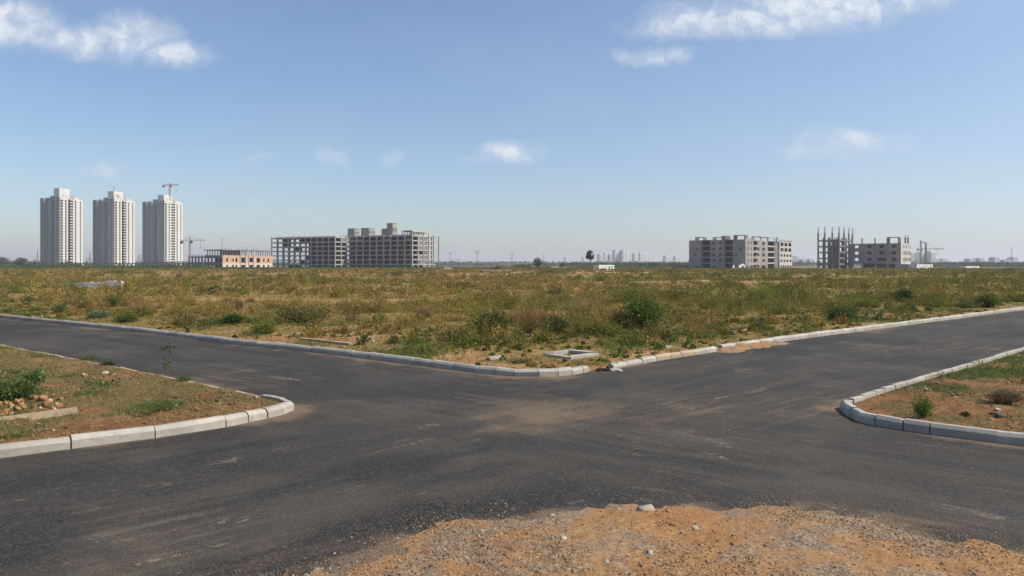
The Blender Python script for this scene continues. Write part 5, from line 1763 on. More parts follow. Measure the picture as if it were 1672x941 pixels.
YG, GG, OD, GRY = (.16, .19, .035), (.085, .13, .03), (.11, .105, .04), (.115, .15, .085)
SHRUBS = [
    # beyond the left road, from left to right
    (46, 500, 19, 28, 'leafy', 'grey-green leafy weed near the left picture edge beyond the road', GRY),
    (20, 507, 11, 26, 'mat', 'low green weed patch behind the kerb at the far left picture edge', GG),
    (95, 513, 22, 22, 'leafy', 'dark green broad-leaved weed just behind the kerb, third from the left picture edge', (.06, .095, .03)),
    (160, 520, 15, 34, 'bush', 'wide pale-topped weed behind the left road kerb below the white boundary wall', GRY),
    (182, 503, 21, 22, 'bush', 'upright bushy green weed directly below the right end of the white boundary wall', GG),
    (207, 526, 20, 34, 'bush', 'yellow-flecked green weed close to the left road kerb', (.12, .15, .03)),
    (232, 516, 18, 24, 'leafy', 'dark leafy weed behind the yellow-flecked one', (.07, .11, .035)),
    (300, 524, 17, 24, 'leafy', 'leafy weed with pale leaf tips near the middle of the left road kerb', GRY),
    (328, 537, 16, 50, 'mat', 'long low mat of green weeds along the left road kerb', GG),
    (380, 530, 21, 28, 'bush', 'round dark green bush right of the long low weed mat', (.05, .085, .022)),
    (357, 529, 14, 26, 'bush', 'mid green bush touching the round dark one on its left', GG),
    (352, 480, 16, 18, 'bush', 'small bright green bush alone in the brown weeds, mid field left', GG),
    (390, 508, 24, 24, 'dry', 'spindly dry grey shrub behind the round dark green bush', (.15, .125, .07)),
    (494, 526, 36, 84, 'bush', 'large spreading olive bush with dark underside, left of centre', OD),
    (430, 546, 26, 34, 'bush', 'green weed with yellow blooms left of the large olive bush', (.15, .17, .03)),
    (412, 549, 13, 30, 'mat', 'low weed patch at the kerb just left of the yellow blooms', GG),
    (505, 541, 18, 20, 'leafy', 'small leafy sprout at the foot of the large olive bush', GRY),
    (620, 532, 25, 28, 'leafy', 'yellow-green leafy weed in the middle of the dry patch', YG),
    (595, 563, 24, 34, 'leafy', 'dark leafy weed on bare soil near the kerb left of the lush weed mass', (.06, .095, .028)),
    (510, 561, 12, 60, 'mat', 'low broad-leaved weeds hugging the kerb below the large olive bush', GG),
    (672, 574, 26, 62, 'mat', 'left half of the lush green weed mass behind the kerb', (.095, .145, .03)),
    (712, 577, 24, 60, 'mat', 'right half of the lush green weed mass behind the kerb, with more yellow', (.14, .16, .03)),
    (744, 560, 26, 32, 'leafy', 'blue-green leafy weed above the lush weed mass', (.06, .11, .04)),
    (803, 549, 50, 56, 'bush', 'tall green bush with a dark hollow base, left of the brown dry bush', (.085, .11, .03)),
    (700, 520, 26, 60, 'dry', 'wide tawny dry bush left of the tall green bush', (.22, .155, .08)),
    (575, 512, 24, 60, 'dry', 'olive-brown dry bush right behind the large olive bush', (.17, .135, .055)),
    (862, 547, 62, 84, 'dry', 'big rust-brown dry bush at the centre, dark beneath', (.225, .135, .065)),
    (903, 547, 36, 50, 'bush', 'grey-green bush leaning on the right side of the big rust-brown one', (.115, .12, .05)),
    (966, 549, 24, 52, 'mat', 'band of green weeds in front of the pale dry thicket', (.085, .12, .035)),
    (955, 515, 34, 74, 'dry', 'pale straw-coloured dry thicket left of the big bright green bush', (.28, .20, .10)),
    (1047, 540, 62, 70, 'bush', 'big bright green bush, right of centre, with deep shade below', (.085, .125, .025)),
    (1008, 538, 40, 40, 'dry', 'brown twiggy bush joined to the left of the big bright green bush', (.17, .125, .06)),
    (1035, 494, 34, 66, 'bush', 'yellow-olive bush standing behind the big bright green one', (.15, .155, .035)),
    (1100, 492, 26, 62, 'bush', 'low olive bush right of the yellow-olive one', (.13, .13, .04)),
    (1120, 523, 36, 18, 'tall', 'thin upright weed with narrow leaves right of the big bright green bush', (.10, .13, .05)),
    (1148, 519, 30, 16, 'tall', 'thin upright weed between the bare sandy spot and the dark stalks', (.09, .11, .04)),
    (1196, 521, 34, 22, 'tall', 'dark bare-looking stalks left of the kerb plants on the right road', (.06, .055, .03)),
    (1160, 543, 20, 70, 'mat', 'green grassy patch behind the kerb of the right road, near its bend', (.095, .125, .04)),
    (1076, 570, 14, 26, 'leafy', 'small green sprout in bare soil right of the concrete chamber frame', GG),
    (850, 590, 10, 30, 'mat', 'small dark green tuft behind the kerb at the corner', (.06, .085, .03)),
    (965, 593, 9, 60, 'mat', 'low grassy mound in front of the concrete chamber frame', (.10, .12, .035)),
    (1238, 540, 28, 30, 'leafy', 'pale-leaved bush first in the row along the right road kerb', GRY),
    (1257, 547, 14, 34, 'mat', 'low green weed at the foot of the first pale-leaved bush by the right road', GG),
    (1328, 527, 22, 38, 'leafy', 'dense leafy weed in the middle of the row along the right road kerb', (.08, .12, .055)),
    (1310, 541, 16, 40, 'mat', 'bright green low weed close to the kerb of the right road', (.095, .15, .03)),
    (1372, 524, 28, 44, 'bush', 'tall dark green weed bush in the row along the right road kerb', (.065, .10, .035)),
    (1425, 522, 24, 38, 'leafy', 'grey leaved weed right of the tall dark green one by the right road', GRY),
    (1476, 494, 26, 34, 'bush', 'round nearly black-green bush deep in the right part of the field', (.035, .055, .02)),
    (1412, 502, 18, 40, 'bush', 'yellow-green bush above the grey leaved weed', YG),
    (1480, 517, 16, 34, 'mat', 'sparse green weed patch near the right road kerb below the black-green bush', GG),
    (1582, 504, 22, 40, 'leafy', 'blue-grey leafy shrub near the right road kerb towards the picture edge', (.10, .14, .085)),
    (1612, 501, 30, 38, 'bush', 'green bush with yellowish top right of the blue-grey leafy shrub', (.11, .15, .04)),
    (1545, 509, 10, 34, 'mat', 'flat green weed left of the blue-grey leafy shrub', GG),
    (1240, 492, 26, 56, 'bush', 'bright yellow-green bush behind the first pale-leaved one', (.17, .185, .035)),
    (1650, 492, 14, 36, 'leafy', 'leafy weeds at the right picture edge beyond the road', GRY),
    (648, 452, 12, 26, 'bush', 'small dark round bush in the distance below the big frame building', (.05, .075, .025)),
    (190, 449, 10, 30, 'bush', 'small dark bush in the distance below the middle apartment tower', (.055, .08, .03)),
    (812, 441, 7, 14, 'bush', 'small blackish round bush in front of the dark concrete deck', (.03, .042, .02)),
    (893, 450, 12, 36, 'bush', 'dark green bush in the distance below the small round tree', (.06, .085, .028)),
    (920, 450, 14, 42, 'bush', 'light green bush in the distance left of the palm trunk', (.10, .125, .04)),
    (1030, 446, 8, 36, 'bush', 'pair of dark clumps in the distance right of the whitewashed hut', (.055, .075, .028)),
    (1100, 447, 9, 30, 'bush', 'dark clump in the distance left of the grey housing block', (.055, .075, .028)),
    (1648, 446, 10, 22, 'bush', 'dark bush in the distance near the right picture edge', (.05, .07, .025)),
]
for (px, py, hp, wp, typ, lab, col) in SHRUBS:
    shrub(px, py, hp, wp, typ, lab, col=col)
VERGE = [
    (66, 632, 32, 44, 'leafy', 'leafy green weed with a pale top leaf on the left island', (.085, .13, .04), left_h),
    (28, 650, 38, 70, 'bush', 'dense green weed bush beside the yellow rubble on the left island', (.085, .125, .035), left_h),
    (145, 588, 14, 22, 'mat', 'left one of two grass tufts against the road on the left island', GG, left_h),
    (178, 596, 13, 24, 'leafy', 'right one of two tufts against the road on the left island, darker', (.06, .095, .03), left_h),
    (300, 622, 10, 20, 'mat', 'thin green tuft right of the sapling', GG, left_h),
    (268, 668, 14, 34, 'mat', 'small green tuft on bare orange soil of the left island', (.09, .14, .035), left_h),
    (25, 716, 10, 30, 'mat', 'green sprout at the left picture edge just behind the near kerb', GG, left_h),
    (1508, 680, 42, 38, 'feather', 'feathery bright green shrub on the right island corner', (.075, .13, .028), right_h),
    (1640, 655, 26, 70, 'dry', 'dead brown brush heap on the right island', (.12, .085, .055), right_h),
    (1575, 672, 12, 12, 'leafy', 'tiny weed between the feathery shrub and the dead brush', GG, right_h),
    (1640, 600, 16, 80, 'mat', 'bright green weed patch behind the kerb on the right island', (.10, .15, .03), right_h),
    (1545, 617, 12, 44, 'mat', 'grassy patch at the kerb in the middle of the right island', (.10, .12, .04), right_h)]
for (px, py, hp, wp, typ, lab, col, hf) in VERGE:
    shrub(px, py, hp, wp, typ, lab, hf=hf, col=col)


# sapling at the edge of the left road
def sapling():
    xy = ground_pt(270, 608, .1)
    m_px = xy[1] / F_PX
    root = empty('sapling', (xy[0], xy[1], .03), 0, label='thin young sapling with two leaf tufts standing against the left road', cat='sapling')
    H = 50 * m_px
    pts = [(0, 0, 0), (.03, 0, H * .3), (.02, .01, H * .6), (.06, 0, H)]
    s_ = MB(); s_.tube(pts, [.016, .012, .009, .004], 6); s_.build('trunk', M['bark'], root)
    rng = np.random.default_rng(5)
    P = []
    for (cz, r, n) in ((.88, .13, 46), (.97, .07, 20), (.42, .08, 30), (.28, .05, 14)):
        p = np.array([.03, 0, H * cz]) + rng.normal(0, 1, (n, 3)) * np.array([r, r, r * .55]) * .65
        d = unit(p - np.array([.03, 0, H * cz]) + rng.normal(0, .05, (n, 3)))
        L = rng.uniform(.05, .10, n)
        P.append(leaves(p, d, L, L * .45, rng, jitter((.055, .085, .022), n, rng)))
    v, q, c = join(P); np_mesh('crown', v, q, M['leaf'], root, color=c)
    s_ = MB()
    for cz, a in ((.8, .5), (.86, 2.6), (.45, 1.2), (.4, 4.0), (.9, 5.0)):
        s_.bar((.03, 0, H * cz - .05), (.03 + .16 * math.cos(a), .16 * math.sin(a), H * cz + .06), .005)
    s_.build('branch', M['bark'], root)
sapling()


# ---- trees
def tree(px, py_top, py_base, D, wp, label, col, seed=0, group='trees at the edge of the plot', trunk_frac=.3, n=900, lobes=11, name='tree'):
    rng = np.random.default_rng(seed)
    H = (py_base - py_top) * D / F_PX; W = wp * D / F_PX
    root = empty(name, (at(px, D), D, 0), 0, label=label, cat='tree', group=group)
    s_ = MB(); s_.tube([(0, 0, -.3), (.05 * W, 0, H * trunk_frac), (0, 0, H * .75)], [.045 * H, .03 * H, .01 * H], 8)
    for k in range(6):
        a = k * 1.05; s_.tube([(0, 0, H * trunk_frac), (math.cos(a) * W * .2, math.sin(a) * W * .2, H * .55), (math.cos(a) * W * .36, math.sin(a) * W * .36, H * .72)], [.018 * H, .012 * H, .004 * H], 5)
    s_.build('trunk', M['bark'], root)
    P = []
    cz = H * (trunk_frac + 1) / 2
    for k in range(lobes):
        u = unit(rng.normal(size=(1, 3)))[0]
        c = np.array([u[0] * W * .30, u[1] * W * .30, cz + u[2] * (H - H * trunk_frac) * .30])
        r = np.array([W * .24, W * .24, (H - H * trunk_frac) * .24]) * rng.uniform(.7, 1.15)
        m = n // lobes
        v = unit(rng.normal(size=(m, 3))) * (rng.uniform(.3, 1, (m, 1)) ** .5)
        p = c + v * r
        p[:, 2] = np.minimum(p[:, 2], H)
        L = H * .085 * rng.uniform(.6, 1.4, m)
        P.append(leaves(p, unit(v + rng.normal(0, .6, (m, 3))), L, L * .7, rng, jitter(np.array(col) * rng.uniform(.75, 1.3), m, rng)))
    v, q, c = join(P); np_mesh('crown', v, q, M['leaf'], root, color=c)
    return root


tree(33, 421, 438, 620, 24, 'round dark tree at the left picture edge in front of the haze', (.05, .075, .03), 1)
tree(4, 419, 436, 900, 22, 'hazy tree cut by the left picture edge', (.05, .07, .035), 2)
tree(879, 421, 441, 430, 17, 'small round green tree right of the pale deck', (.075, .115, .03), 3, trunk_frac=.25)
tree(893, 431, 439, 520, 18, 'low spreading grey-green tree right of the small round tree', (.07, .085, .05), 4, trunk_frac=.12)
tree(918, 428, 438, 560, 14, 'hazy low tree midway between the small round tree and the palm', (.06, .08, .04), 5, trunk_frac=.15)
tree(106, 424, 436, 640, 24, 'bushy tree in front of the first apartment tower', (.06, .085, .03), 6, trunk_frac=.15)
tree(126, 427, 437, 640, 20, 'low tree at the right foot of the first apartment tower', (.06, .08, .035), 7, trunk_frac=.12)
tree(72, 428, 436, 660, 20, 'low tree between the round dark tree and the first apartment tower', (.055, .08, .035), 8, trunk_frac=.12)
tree(1068, 430, 440, 700, 18, 'dark low tree under the right part of the hazy tower cluster', (.045, .065, .03), 9, trunk_frac=.15)
tree(1048, 431, 440, 720, 16, 'low tree under the hazy tower cluster, left of the dark one', (.055, .075, .035), 10, trunk_frac=.15)
tree(1101, 430, 440, 640, 22, 'low grey-green tree left of the dark flat roofed shelter', (.06, .075, .04), 12, trunk_frac=.15)


def palm():
    D = 330.0
    H = CAM_H + (HY - 407) * D / F_PX
    root = empty('palm_tree', (at(963.5, D), D, 0), 0, label='lone palmyra palm with a round fan-leaved crown on a thin trunk', cat='tree')
    s_ = MB(); s_.tube([(0, 0, -.3), (.05, 0, H * .3), (0, 0, H * .82)], [.26, .20, .17], 8); s_.build('trunk', M['bark'], root)
    rng = np.random.default_rng(9)
    P = []
    cz = H - 2.6
    cr = np.array([0, 0, cz])
    tips = []
    for k in range(46):
        u = unit(rng.normal(size=(1, 3)))[0]
        if u[2] < -.85: continue
        r = 1.65 * rng.uniform(.75, 1.05)
        tip = cr + u * np.array([r * .95, r * .95, r * 1.15])
        tips.append(tip)
        # fan: blades radiating in a disc facing outwards
        side = unit(np.cross(u, rng.normal(size=3))[None])[0]; oth = np.cross(u, side)
        m = 13
        th = np.linspace(-2.0, 2.0, m)
        d = unit(np.cos(th)[:, None] * (u * .35 + oth)[None] + np.sin(th)[:, None] * side[None] + u * .25)
        L = np.full(m, .95) * rng.uniform(.85, 1.1, m)
        P.append(leaves(np.repeat(tip[None], m, 0), d, L, np.full(m, .26), rng, jitter((.045, .065, .022) if rng.uniform() < .75 else (.10, .085, .05), m, rng), .12))
    v, q, c = join(P); np_mesh('crown', v, q, M['leaf'], root, color=c)
    s_ = MB()
    for t in tips: s_.bar(tuple(cr - np.array([0, 0, .6])), tuple(t), .035)
    s_.build('leaf_stalk', M['bark'], root)
palm()


# ---- scrub belts and far woods, read as masses
def belt(name, px0, px1, D0, D1, h, n, leaf, cols, seed, amp=.5):
    rng = np.random.default_rng(seed)
    D = rng.uniform(D0, D1, n); px = rng.uniform(px0, px1, n)
    x = (px - CX) * D / F_PX
    top = h * (.45 + amp * 1.3 * fbm(x, D, 9, 4, seed) ** 1.3)
    z = top * rng.uniform(0, 1, n) ** .7 - .2
    p = np.stack([x, D, z], 1)
    d = unit(rng.normal(size=(n, 3)) + np.array([0, 0, .4]))
    L = leaf * rng.uniform(.6, 1.5, n)
    k = fbm(x, D, 12, 3, seed + 5)[:, None]
    col = np.clip((np.array(cols[0]) * (1 - k) + np.array(cols[1]) * k) * (1 + rng.normal(0, .25, (n, 1))), .01, .5)
    v, q, c = leaves(p, d, L, L * .6, rng, col)
    return np_mesh(name, v, q, M['leaf'], color=c, kind='stuff')


belt('undergrowth', -140, 330, 470, 560, 2.9, 26000, .75, ((.055, .085, .025), (.10, .125, .035)), 201)
belt('undergrowth', 325, 720, 440, 480, 1.9, 20000, .55, ((.055, .085, .025), (.10, .13, .04)), 202)
belt('undergrowth', 715, 900, 430, 500, 2.0, 9000, .55, ((.06, .085, .03), (.12, .12, .045)), 203)
belt('undergrowth', 840, 868, 520, 535, 4.2, 1500, .6, ((.06, .085, .03), (.10, .11, .05)), 204)
belt('undergrowth', 880, 1130, 420, 455, 1.7, 9000, .5, ((.07, .09, .03), (.13, .125, .045)), 205)
belt('undergrowth', 1120, 1340, 430, 455, 1.3, 8000, .45, ((.07, .085, .03), (.12, .12, .045)), 206)
belt('undergrowth', 1390, 1800, 425, 460, 1.5, 12000, .45, ((.065, .085, .03), (.12, .12, .045)), 207)
belt('woods', -200, 1800, 1150, 1400, 9, 30000, 2.4, ((.045, .065, .025), (.06, .08, .035)), 208)
belt('woods', 925, 1135, 700, 850, 5.5, 9000, 1.2, ((.05, .07, .028), (.065, .085, .038)), 209)
belt('woods', 1510, 1800, 800, 950, 6.0, 14000, 1.3, ((.05, .07, .028), (.065, .085, .038)), 210)
belt('woods', -250, 70, 850, 1000, 7.0, 9000, 1.6, ((.045, .065, .028), (.06, .08, .035)), 211)
# ================================================================ SMALL THINGS ON THE GROUND
def stones(x, y, z, size, rng, tint, flat=.6, fine=True):
    """many low stones as one set of arrays: distorted octahedra split once"""
    n = len(x)
    base = np.array([(1, 0, 0), (-1, 0, 0), (0, 1, 0), (0, -1, 0), (0, 0, 1), (0, 0, -1)], float)
    tri = [(0, 2, 4), (2, 1, 4), (1, 3, 4), (3, 0, 4), (2, 0, 5), (1, 2, 5), (3, 1, 5), (0, 3, 5)]
    vs = [b for b in base]; cache = {}
    def mid(i, j):
        k = (min(i, j), max(i, j))
        if k not in cache:
            v = vs[i] + vs[j]; vs.append(v / np.linalg.norm(v)); cache[k] = len(vs) - 1
        return cache[k]
    T = []
    for a, b, c in tri:
        ab, bc, ca = mid(a, b), mid(b, c), mid(c, a)
        T += [(a, ab, ca), (ab, b, bc), (ca, bc, c), (ab, bc, ca)]
    if not fine: vs, T = vs[:6], tri
    B = np.array(vs); T = np.array(T)
    k = len(B)
    sc = size[:, None] * np.stack([rng.uniform(.7, 1.3, n), rng.uniform(.5, 1.0, n), rng.uniform(.35, .8, n) * flat / .6], 1)
    V = B[None] * (1 + rng.normal(0, .22, (n, k, 1))) * sc[:, None]
    a = rng.uniform(0, 2 * np.pi, n); ca, sa = np.cos(a)[:, None], np.sin(a)[:, None]
    X = V[..., 0] * ca - V[..., 1] * sa; Y = V[..., 0] * sa + V[..., 1] * ca
    P = np.stack([X + x[:, None], Y + y[:, None], V[..., 2] + (z + sc[:, 2] * .35)[:, None]], -1)
    Q = (T[None] + (np.arange(n) * k)[:, None, None]).reshape(-1, 3)
    C = np.repeat(tint[:, None], k, 1)
    return P.reshape(-1, 3), Q, C.reshape(-1, 3)


SOILT, PALE, GREY, DARK = np.array((.29, .175, .085)), np.array((.46, .39, .29)), np.array((.30, .27, .23)), np.array((.06, .05, .042))


def blocky(r, rng, flat):
    """one broken, angular stone: a box with knocked corners"""
    c = np.array([(sx, sy, sz) for sz in (-1, 1) for sx, sy in ((-1, -1), (1, -1), (1, 1), (-1, 1))], float)
    c *= 1 + rng.uniform(-.38, .12, c.shape)
    c[4:, :2] *= rng.uniform(.55, .9)
    c *= np.array([r * rng.uniform(.8, 1.15), r * rng.uniform(.6, .9), r * flat])
    a = rng.uniform(0, 6.28); t1, t2 = rng.normal(0, .18, 2)
    x = c[:, 0] * math.cos(a) - c[:, 1] * math.sin(a); y = c[:, 0] * math.sin(a) + c[:, 1] * math.cos(a)
    P = np.stack([x, y, c[:, 2] + t1 * x + t2 * y + r * flat * .45], 1)
    F = [(0, 3, 2, 1), (4, 5, 6, 7), (0, 1, 5, 4), (1, 2, 6, 5), (2, 3, 7, 6), (3, 0, 4, 7)]
    return P, np.array(F)


def stone_cols(n, rng, mix=(.5, .2, .2, .1)):
    pick = rng.choice(4, n, p=mix)
    return np.clip(np.stack([SOILT, PALE, GREY, DARK])[pick] * (1 + rng.normal(0, .2, (n, 1))), .01, .6)


# gravel on the dirt patch, thicker in drifts
rng = np.random.default_rng(300)
x, y = rng.uniform(-4.5, 7.5, 130000), rng.uniform(6.4, 10.4, 130000)
s = sdf(DIRT, x, y)
ok = (s > -.9) & (rng.uniform(size=len(x)) < (.10 + .6 * sstep(.46, .60, fbm(x, y, 1.2, 4, 301)) + .25 * sstep(.5, .65, fbm(x, y, .35, 3, 302))) * sstep(-.8, .3, s + rng.normal(0, .2, len(x))) + .02)
x, y = x[ok], y[ok]
z = np.maximum(dirt_h(x, y), 0.0)
v, q, c = stones(x, y, z, .004 + .011 * rng.beta(1.0, 4.0, len(x)) * 1.9, rng, stone_cols(len(x), rng, (.62, .13, .13, .12)), fine=False)
np_mesh('gravel', v, q, M['stone'], color=c, kind='stuff')
# loose chips on the asphalt
x, y = rng.uniform(-14, 16, 110000), rng.uniform(7, 24, 110000)
ok = (sdf(MAIN, x, y) < -.02) & (sdf(LEFT, x, y) < -.02) & (sdf(RIGHT, x, y) < -.02) & (sdf(DIRT, x, y) < 0)
ok &= rng.uniform(size=len(x)) < .10 + .75 * sstep(-1.6, 0, sdf(DIRT, x, y)) + .4 * sstep(-.7, 0, np.maximum(sdf(MAIN, x, y), np.maximum(sdf(LEFT, x, y), sdf(RIGHT, x, y)))) + .25 * sstep(.5, .65, fbm(x, y, 1.6, 3, 310))
x, y = x[ok], y[ok]
v, q, c = stones(x, y, np.zeros(len(x)), .003 + .013 * rng.beta(1, 7, len(x)), rng, stone_cols(len(x), rng, (.30, .12, .25, .33)), fine=False)
np_mesh('gravel', v, q, M['stone'], color=c, kind='stuff')
# clods and pebbles on the islands and on the plot
def clods(poly, hf, x0, x1, y0, y1, n, seed, big=.085):
    rng = np.random.default_rng(seed)
    x, y = rng.uniform(x0, x1, n), rng.uniform(y0, y1, n)
    s = sdf(poly, x, y)
    ok = (s > .22) & (np.abs(x) < .8 * y) & (rng.uniform(size=n) < .06 + .6 * sstep(.48, .62, fbm(x, y, 1.6, 4, seed)))
    x, y = x[ok], y[ok]
    v, q, c = stones(x, y, hf(x, y), .012 + big * rng.beta(1, 6, len(x)), rng, stone_cols(len(x), rng, (.80, .05, .05, .10)) * .85, fine=False)
    np_mesh('gravel', v, q, M['stone'], color=c, kind='stuff')
clods(LEFT, left_h, -16, -4.4, 9, 22, 34000, 321)
clods(RIGHT, right_h, 6.6, 20, 9, 24, 36000, 322)
clods(MAIN, main_h, -26, 26, 17.5, 36, 26000, 323, .11)


# single stones one can point to
def stone(px, py, wp, label, hf=None, tint=PALE, flat=.2, seed=0, group='loose stones', z0=None, name='stone'):
    rng = np.random.default_rng(seed + int(px))
    zz = 0.12 if hf in (left_h, right_h, main_h) else 0.0
    xy = ground_pt(px, py, zz)
    if hf is not None: zz = float(hf(np.array([xy[0]]), np.array([xy[1]]))[0])
    if z0 is not None: zz = z0
    r = wp * xy[1] / F_PX / 2
    v, q = blocky(r, rng, flat)
    c = np.tile(np.asarray(tint, float), (len(v), 1))
    o = np_mesh(name, v, q, M['stone'], color=c, loc=(xy[0], xy[1], max(zz, 0)))
    tag(o, label, 'stone', group)
    return o


for (px, py, wp, lab, tint) in (
        (1056, 836, 34, 'flat pale stone at the far edge of the dirt patch', PALE * .8),
        (900, 842, 13, 'small pale pebble at the left of the far edge of the dirt patch', PALE),
        (921, 887, 15, 'whitish pebble in the middle of the orange dirt', PALE * .95),
        (1135, 871, 18, 'tawny stone on the dirt below the flat pale stone', PALE * .9),
        (1096, 864, 12, 'dark brown stone on the dirt left of the tawny one', DARK * 2),
        (1062, 911, 18, 'light grey stone in the grey gravel drift', GREY * 1.1),
        (990, 926, 12, 'whitish pebble left in the grey gravel drift near the bottom edge', PALE * .9),
        (1196, 885, 9, 'small black stone on the dirt at the right', DARK),
        (1092, 838, 14, 'reddish clod beside the flat pale stone', SOILT)):
    stone(px, py, wp, lab, dirt_h, tint)
for (px, py, wp, lab, tint, hf) in (
        (141, 617, 14, 'white rounded stone on the left island', PALE * 1.3, left_h),
        (172, 615, 12, 'flat pale stone right of the white rounded one', PALE * 1.1, left_h),
        (186, 617, 10, 'smallest pale chip of the three on the left island', PALE, left_h),
        (486, 548, 14, 'pale rock beside the yellow blooms', PALE * .9, main_h),
        (560, 566, 14, 'tan rock near the kerb left of the dark leafy weed', SOILT * 1.2, main_h),
        (606, 560, 18, 'pale tan rock right of the dark leafy weed', PALE * .85, main_h),
        (866, 551, 14, 'orange-white rock under the big rust-brown bush', PALE, main_h),
        (858, 552, 11, 'second smaller rock left of the orange-white one', PALE * .8, main_h),
        (815, 587, 16, 'white chunk of concrete at the corner behind the kerb', PALE * 1.4, main_h),
        (1635, 676, 22, 'dark clod of earth on the right island', DARK * 1.6, right_h),
        (1630, 668, 12, 'pale stone beside the dark clod on the right island', PALE, right_h),
        (1560, 648, 12, 'brick-red stone in the middle of the right island', np.array((.40, .19, .12)), right_h),
        (590, 538, 14, 'pale stone on bare soil above the dark leafy weed', PALE, main_h)):
    stone(px, py, wp, lab, hf, tint)

# the heap of yellow rubble on the left island
rng = np.random.default_rng(77)
k = 0
for i in range(90):
    px = rng.uniform(-20, 104); py = 676 - (px / 104) * 8 - rng.uniform(0, 26) * (1 - .3 * abs(px - 70) / 100)
    wp = rng.uniform(4, 13)
    xy = ground_pt(px, py, .16)
    zz = float(left_h(np.array([xy[0]]), np.array([xy[1]]))[0]) + rng.uniform(-.03, .03)
    r = wp * xy[1] / F_PX / 2
    r2 = np.random.default_rng(1000 + i)
    tint = np.array((.33, .19, .08)) * rng.uniform(.6, 1.2) if rng.uniform() < .85 else PALE
    v, q = blocky(r, r2, .7)
    c = np.tile(tint, (len(v), 1))
    o = np_mesh('rubble_stone', v, q, M['stone'], color=c, loc=(xy[0], xy[1], zz))
    tag(o, 'yellow-brown broken stone in the rubble heap on the left island', 'stone', 'stones of the yellow rubble heap')


def slab_between(name, p0, p1, wd, z0, z1, m, label, cat, group=None, z_ref=.12):
    a, b = ground_pt(*p0, z_ref), ground_pt(*p1, z_ref)
    d = b - a; L = float(np.hypot(*d)); ang = math.atan2(d[1], d[0])
    s_ = MB()
    n = max(1, int(L / 1.2)); r_ = random.Random(int(p0[0]))
    xs = [0] + sorted(L * (k + r_.uniform(-.1, .1)) / n for k in range(1, n)) + [L]
    for k in range(n):
        e0, e1 = r_.uniform(-.02, .02), r_.uniform(-.02, .02)
        x0, x1 = xs[k], xs[k + 1] - .012
        y = r_.uniform(-.02, .02)
        s_.hexa([(x0, y, z0), (x1, y, z0), (x1, wd + y, z0), (x0, wd + y, z0), (x0 + .01, y + .015, z1 + e0), (x1 - .01, y + .015, z1 + e1), (x1 - .01, wd + y - .015, z1 + e1), (x0 + .01, wd + y - .015, z1 + e0)])
    o = s_.build(name, m)
    o.location = (a[0], a[1], 0); o.rotation_euler = (0, 0, ang)
    return tag(o, label, cat, group)


slab_between('edging_stone', (-40, 689), (128, 668), .05, .0, .15, M['kerb_dirty'], 'pale strip of half buried edging in front of the yellow rubble', 'kerbstone')
slab_between('edging_stone', (488, 556), (570, 564), .25, .0, .20, M['kerb_dirty'], 'long pale half buried slab behind the kerb left of the dark leafy weed', 'kerbstone')
slab_between('edging_stone', (752, 566), (822, 558), .3, .0, .22, M['kerb_dirty'], 'soil-covered slab between the lush weeds and the corner', 'kerbstone')
slab_between('edging_stone', (800, 589), (826, 586), .22, .0, .2, M['kerb'], 'short pale slab lying at the corner behind the kerb', 'kerbstone')

# lengths of half buried kerb far out on the plot
for (p0, p1, lab) in (((905, 464.2), (985, 462.8), 'long pale kerb line of a side lane across the field, left piece'),
                      ((1000, 462.6), (1082, 460.6), 'long pale kerb line of a side lane across the field, middle piece'),
                      ((1115, 459.8), (1160, 458.8), 'long pale kerb line of a side lane across the field, right piece'),
                      ((884, 480), (932, 479), 'short pale kerb piece above the big rust-brown bush'),
                      ((616, 467.5), (638, 467), 'short white kerb piece far out in the brown weeds'),
                      ((540, 493), (572, 490.5), 'pale kerb piece beside the sandy track'),
                      ((390, 456), (420, 454), 'faint pale kerb piece far out left of the big frame building'),
                      ((848, 465.5), (872, 465), 'tiny pale kerb piece left of the long side lane line')):
    D_ = ground_pt(*p0, .2)[1]
    slab_between('side_kerb', p0, p1, .3, .0, .16 + .0016 * D_, M['kerb_dirty'], lab, 'kerb', 'kerb pieces out on the plot', .2)


# white boundary wall out on the left
def boundary_wall():
    a, b = ground_pt(95, 470.5, .1), ground_pt(199, 473.5, .1)
    d = b - a; L = float(np.hypot(*d)); ang = math.atan2(d[1], d[0])
    root = empty('boundary_wall', (a[0], a[1], .1), ang, label='low white painted boundary wall, stained, with a broken top, on the left of the field', cat='wall')
    s_ = MB(); r_ = random.Random(3); n = 9
    for k in range(n):
        x0, x1 = L * k / n, L * (k + 1) / n
        h = (.55 + .55 * k / n) * r_.uniform(.9, 1.08)
        s_.box(x0, x1 - .01, 0, .25, -.1, h)
    s_.build('wall', M['white'], root)
    s_ = MB(); s_.box(L * .25, L - .02, .001 - .9, -.6, -.1, .30); s_.build('plinth', M['white'], root)
    s_ = MB()
    for k in range(2, n):
        s_.box(L * (k + .88) / n, L * (k + .98) / n, -.08, -.002, -.1, .6 + .5 * k / n)
    s_.build('pier', M['white'], root)
boundary_wall()


# low concrete basin in front of the dark deck
def basin():
    D = 300.0
    root = empty('concrete_tank', (at(782, D), D, 0), 0, label='low open concrete tank with a dark inside, in front of the dark deck', cat='tank')
    W = at(831, D) - at(782, D)
    s_ = MB(); s_.box(0, W, 0, .3, -.1, .75); s_.box(0, W, 3.7, 4, -.1, .9); s_.box(0, .3, .301, 3.699, -.1, .85); s_.box(W - .3, W, .301, 3.699, -.1, .85); s_.build('wall', M['white'], root)
    s_ = MB(); s_.box(.301, W - .301, .301, 3.699, -.1, .05); s_.build('floor', M['black'], root)
basin()


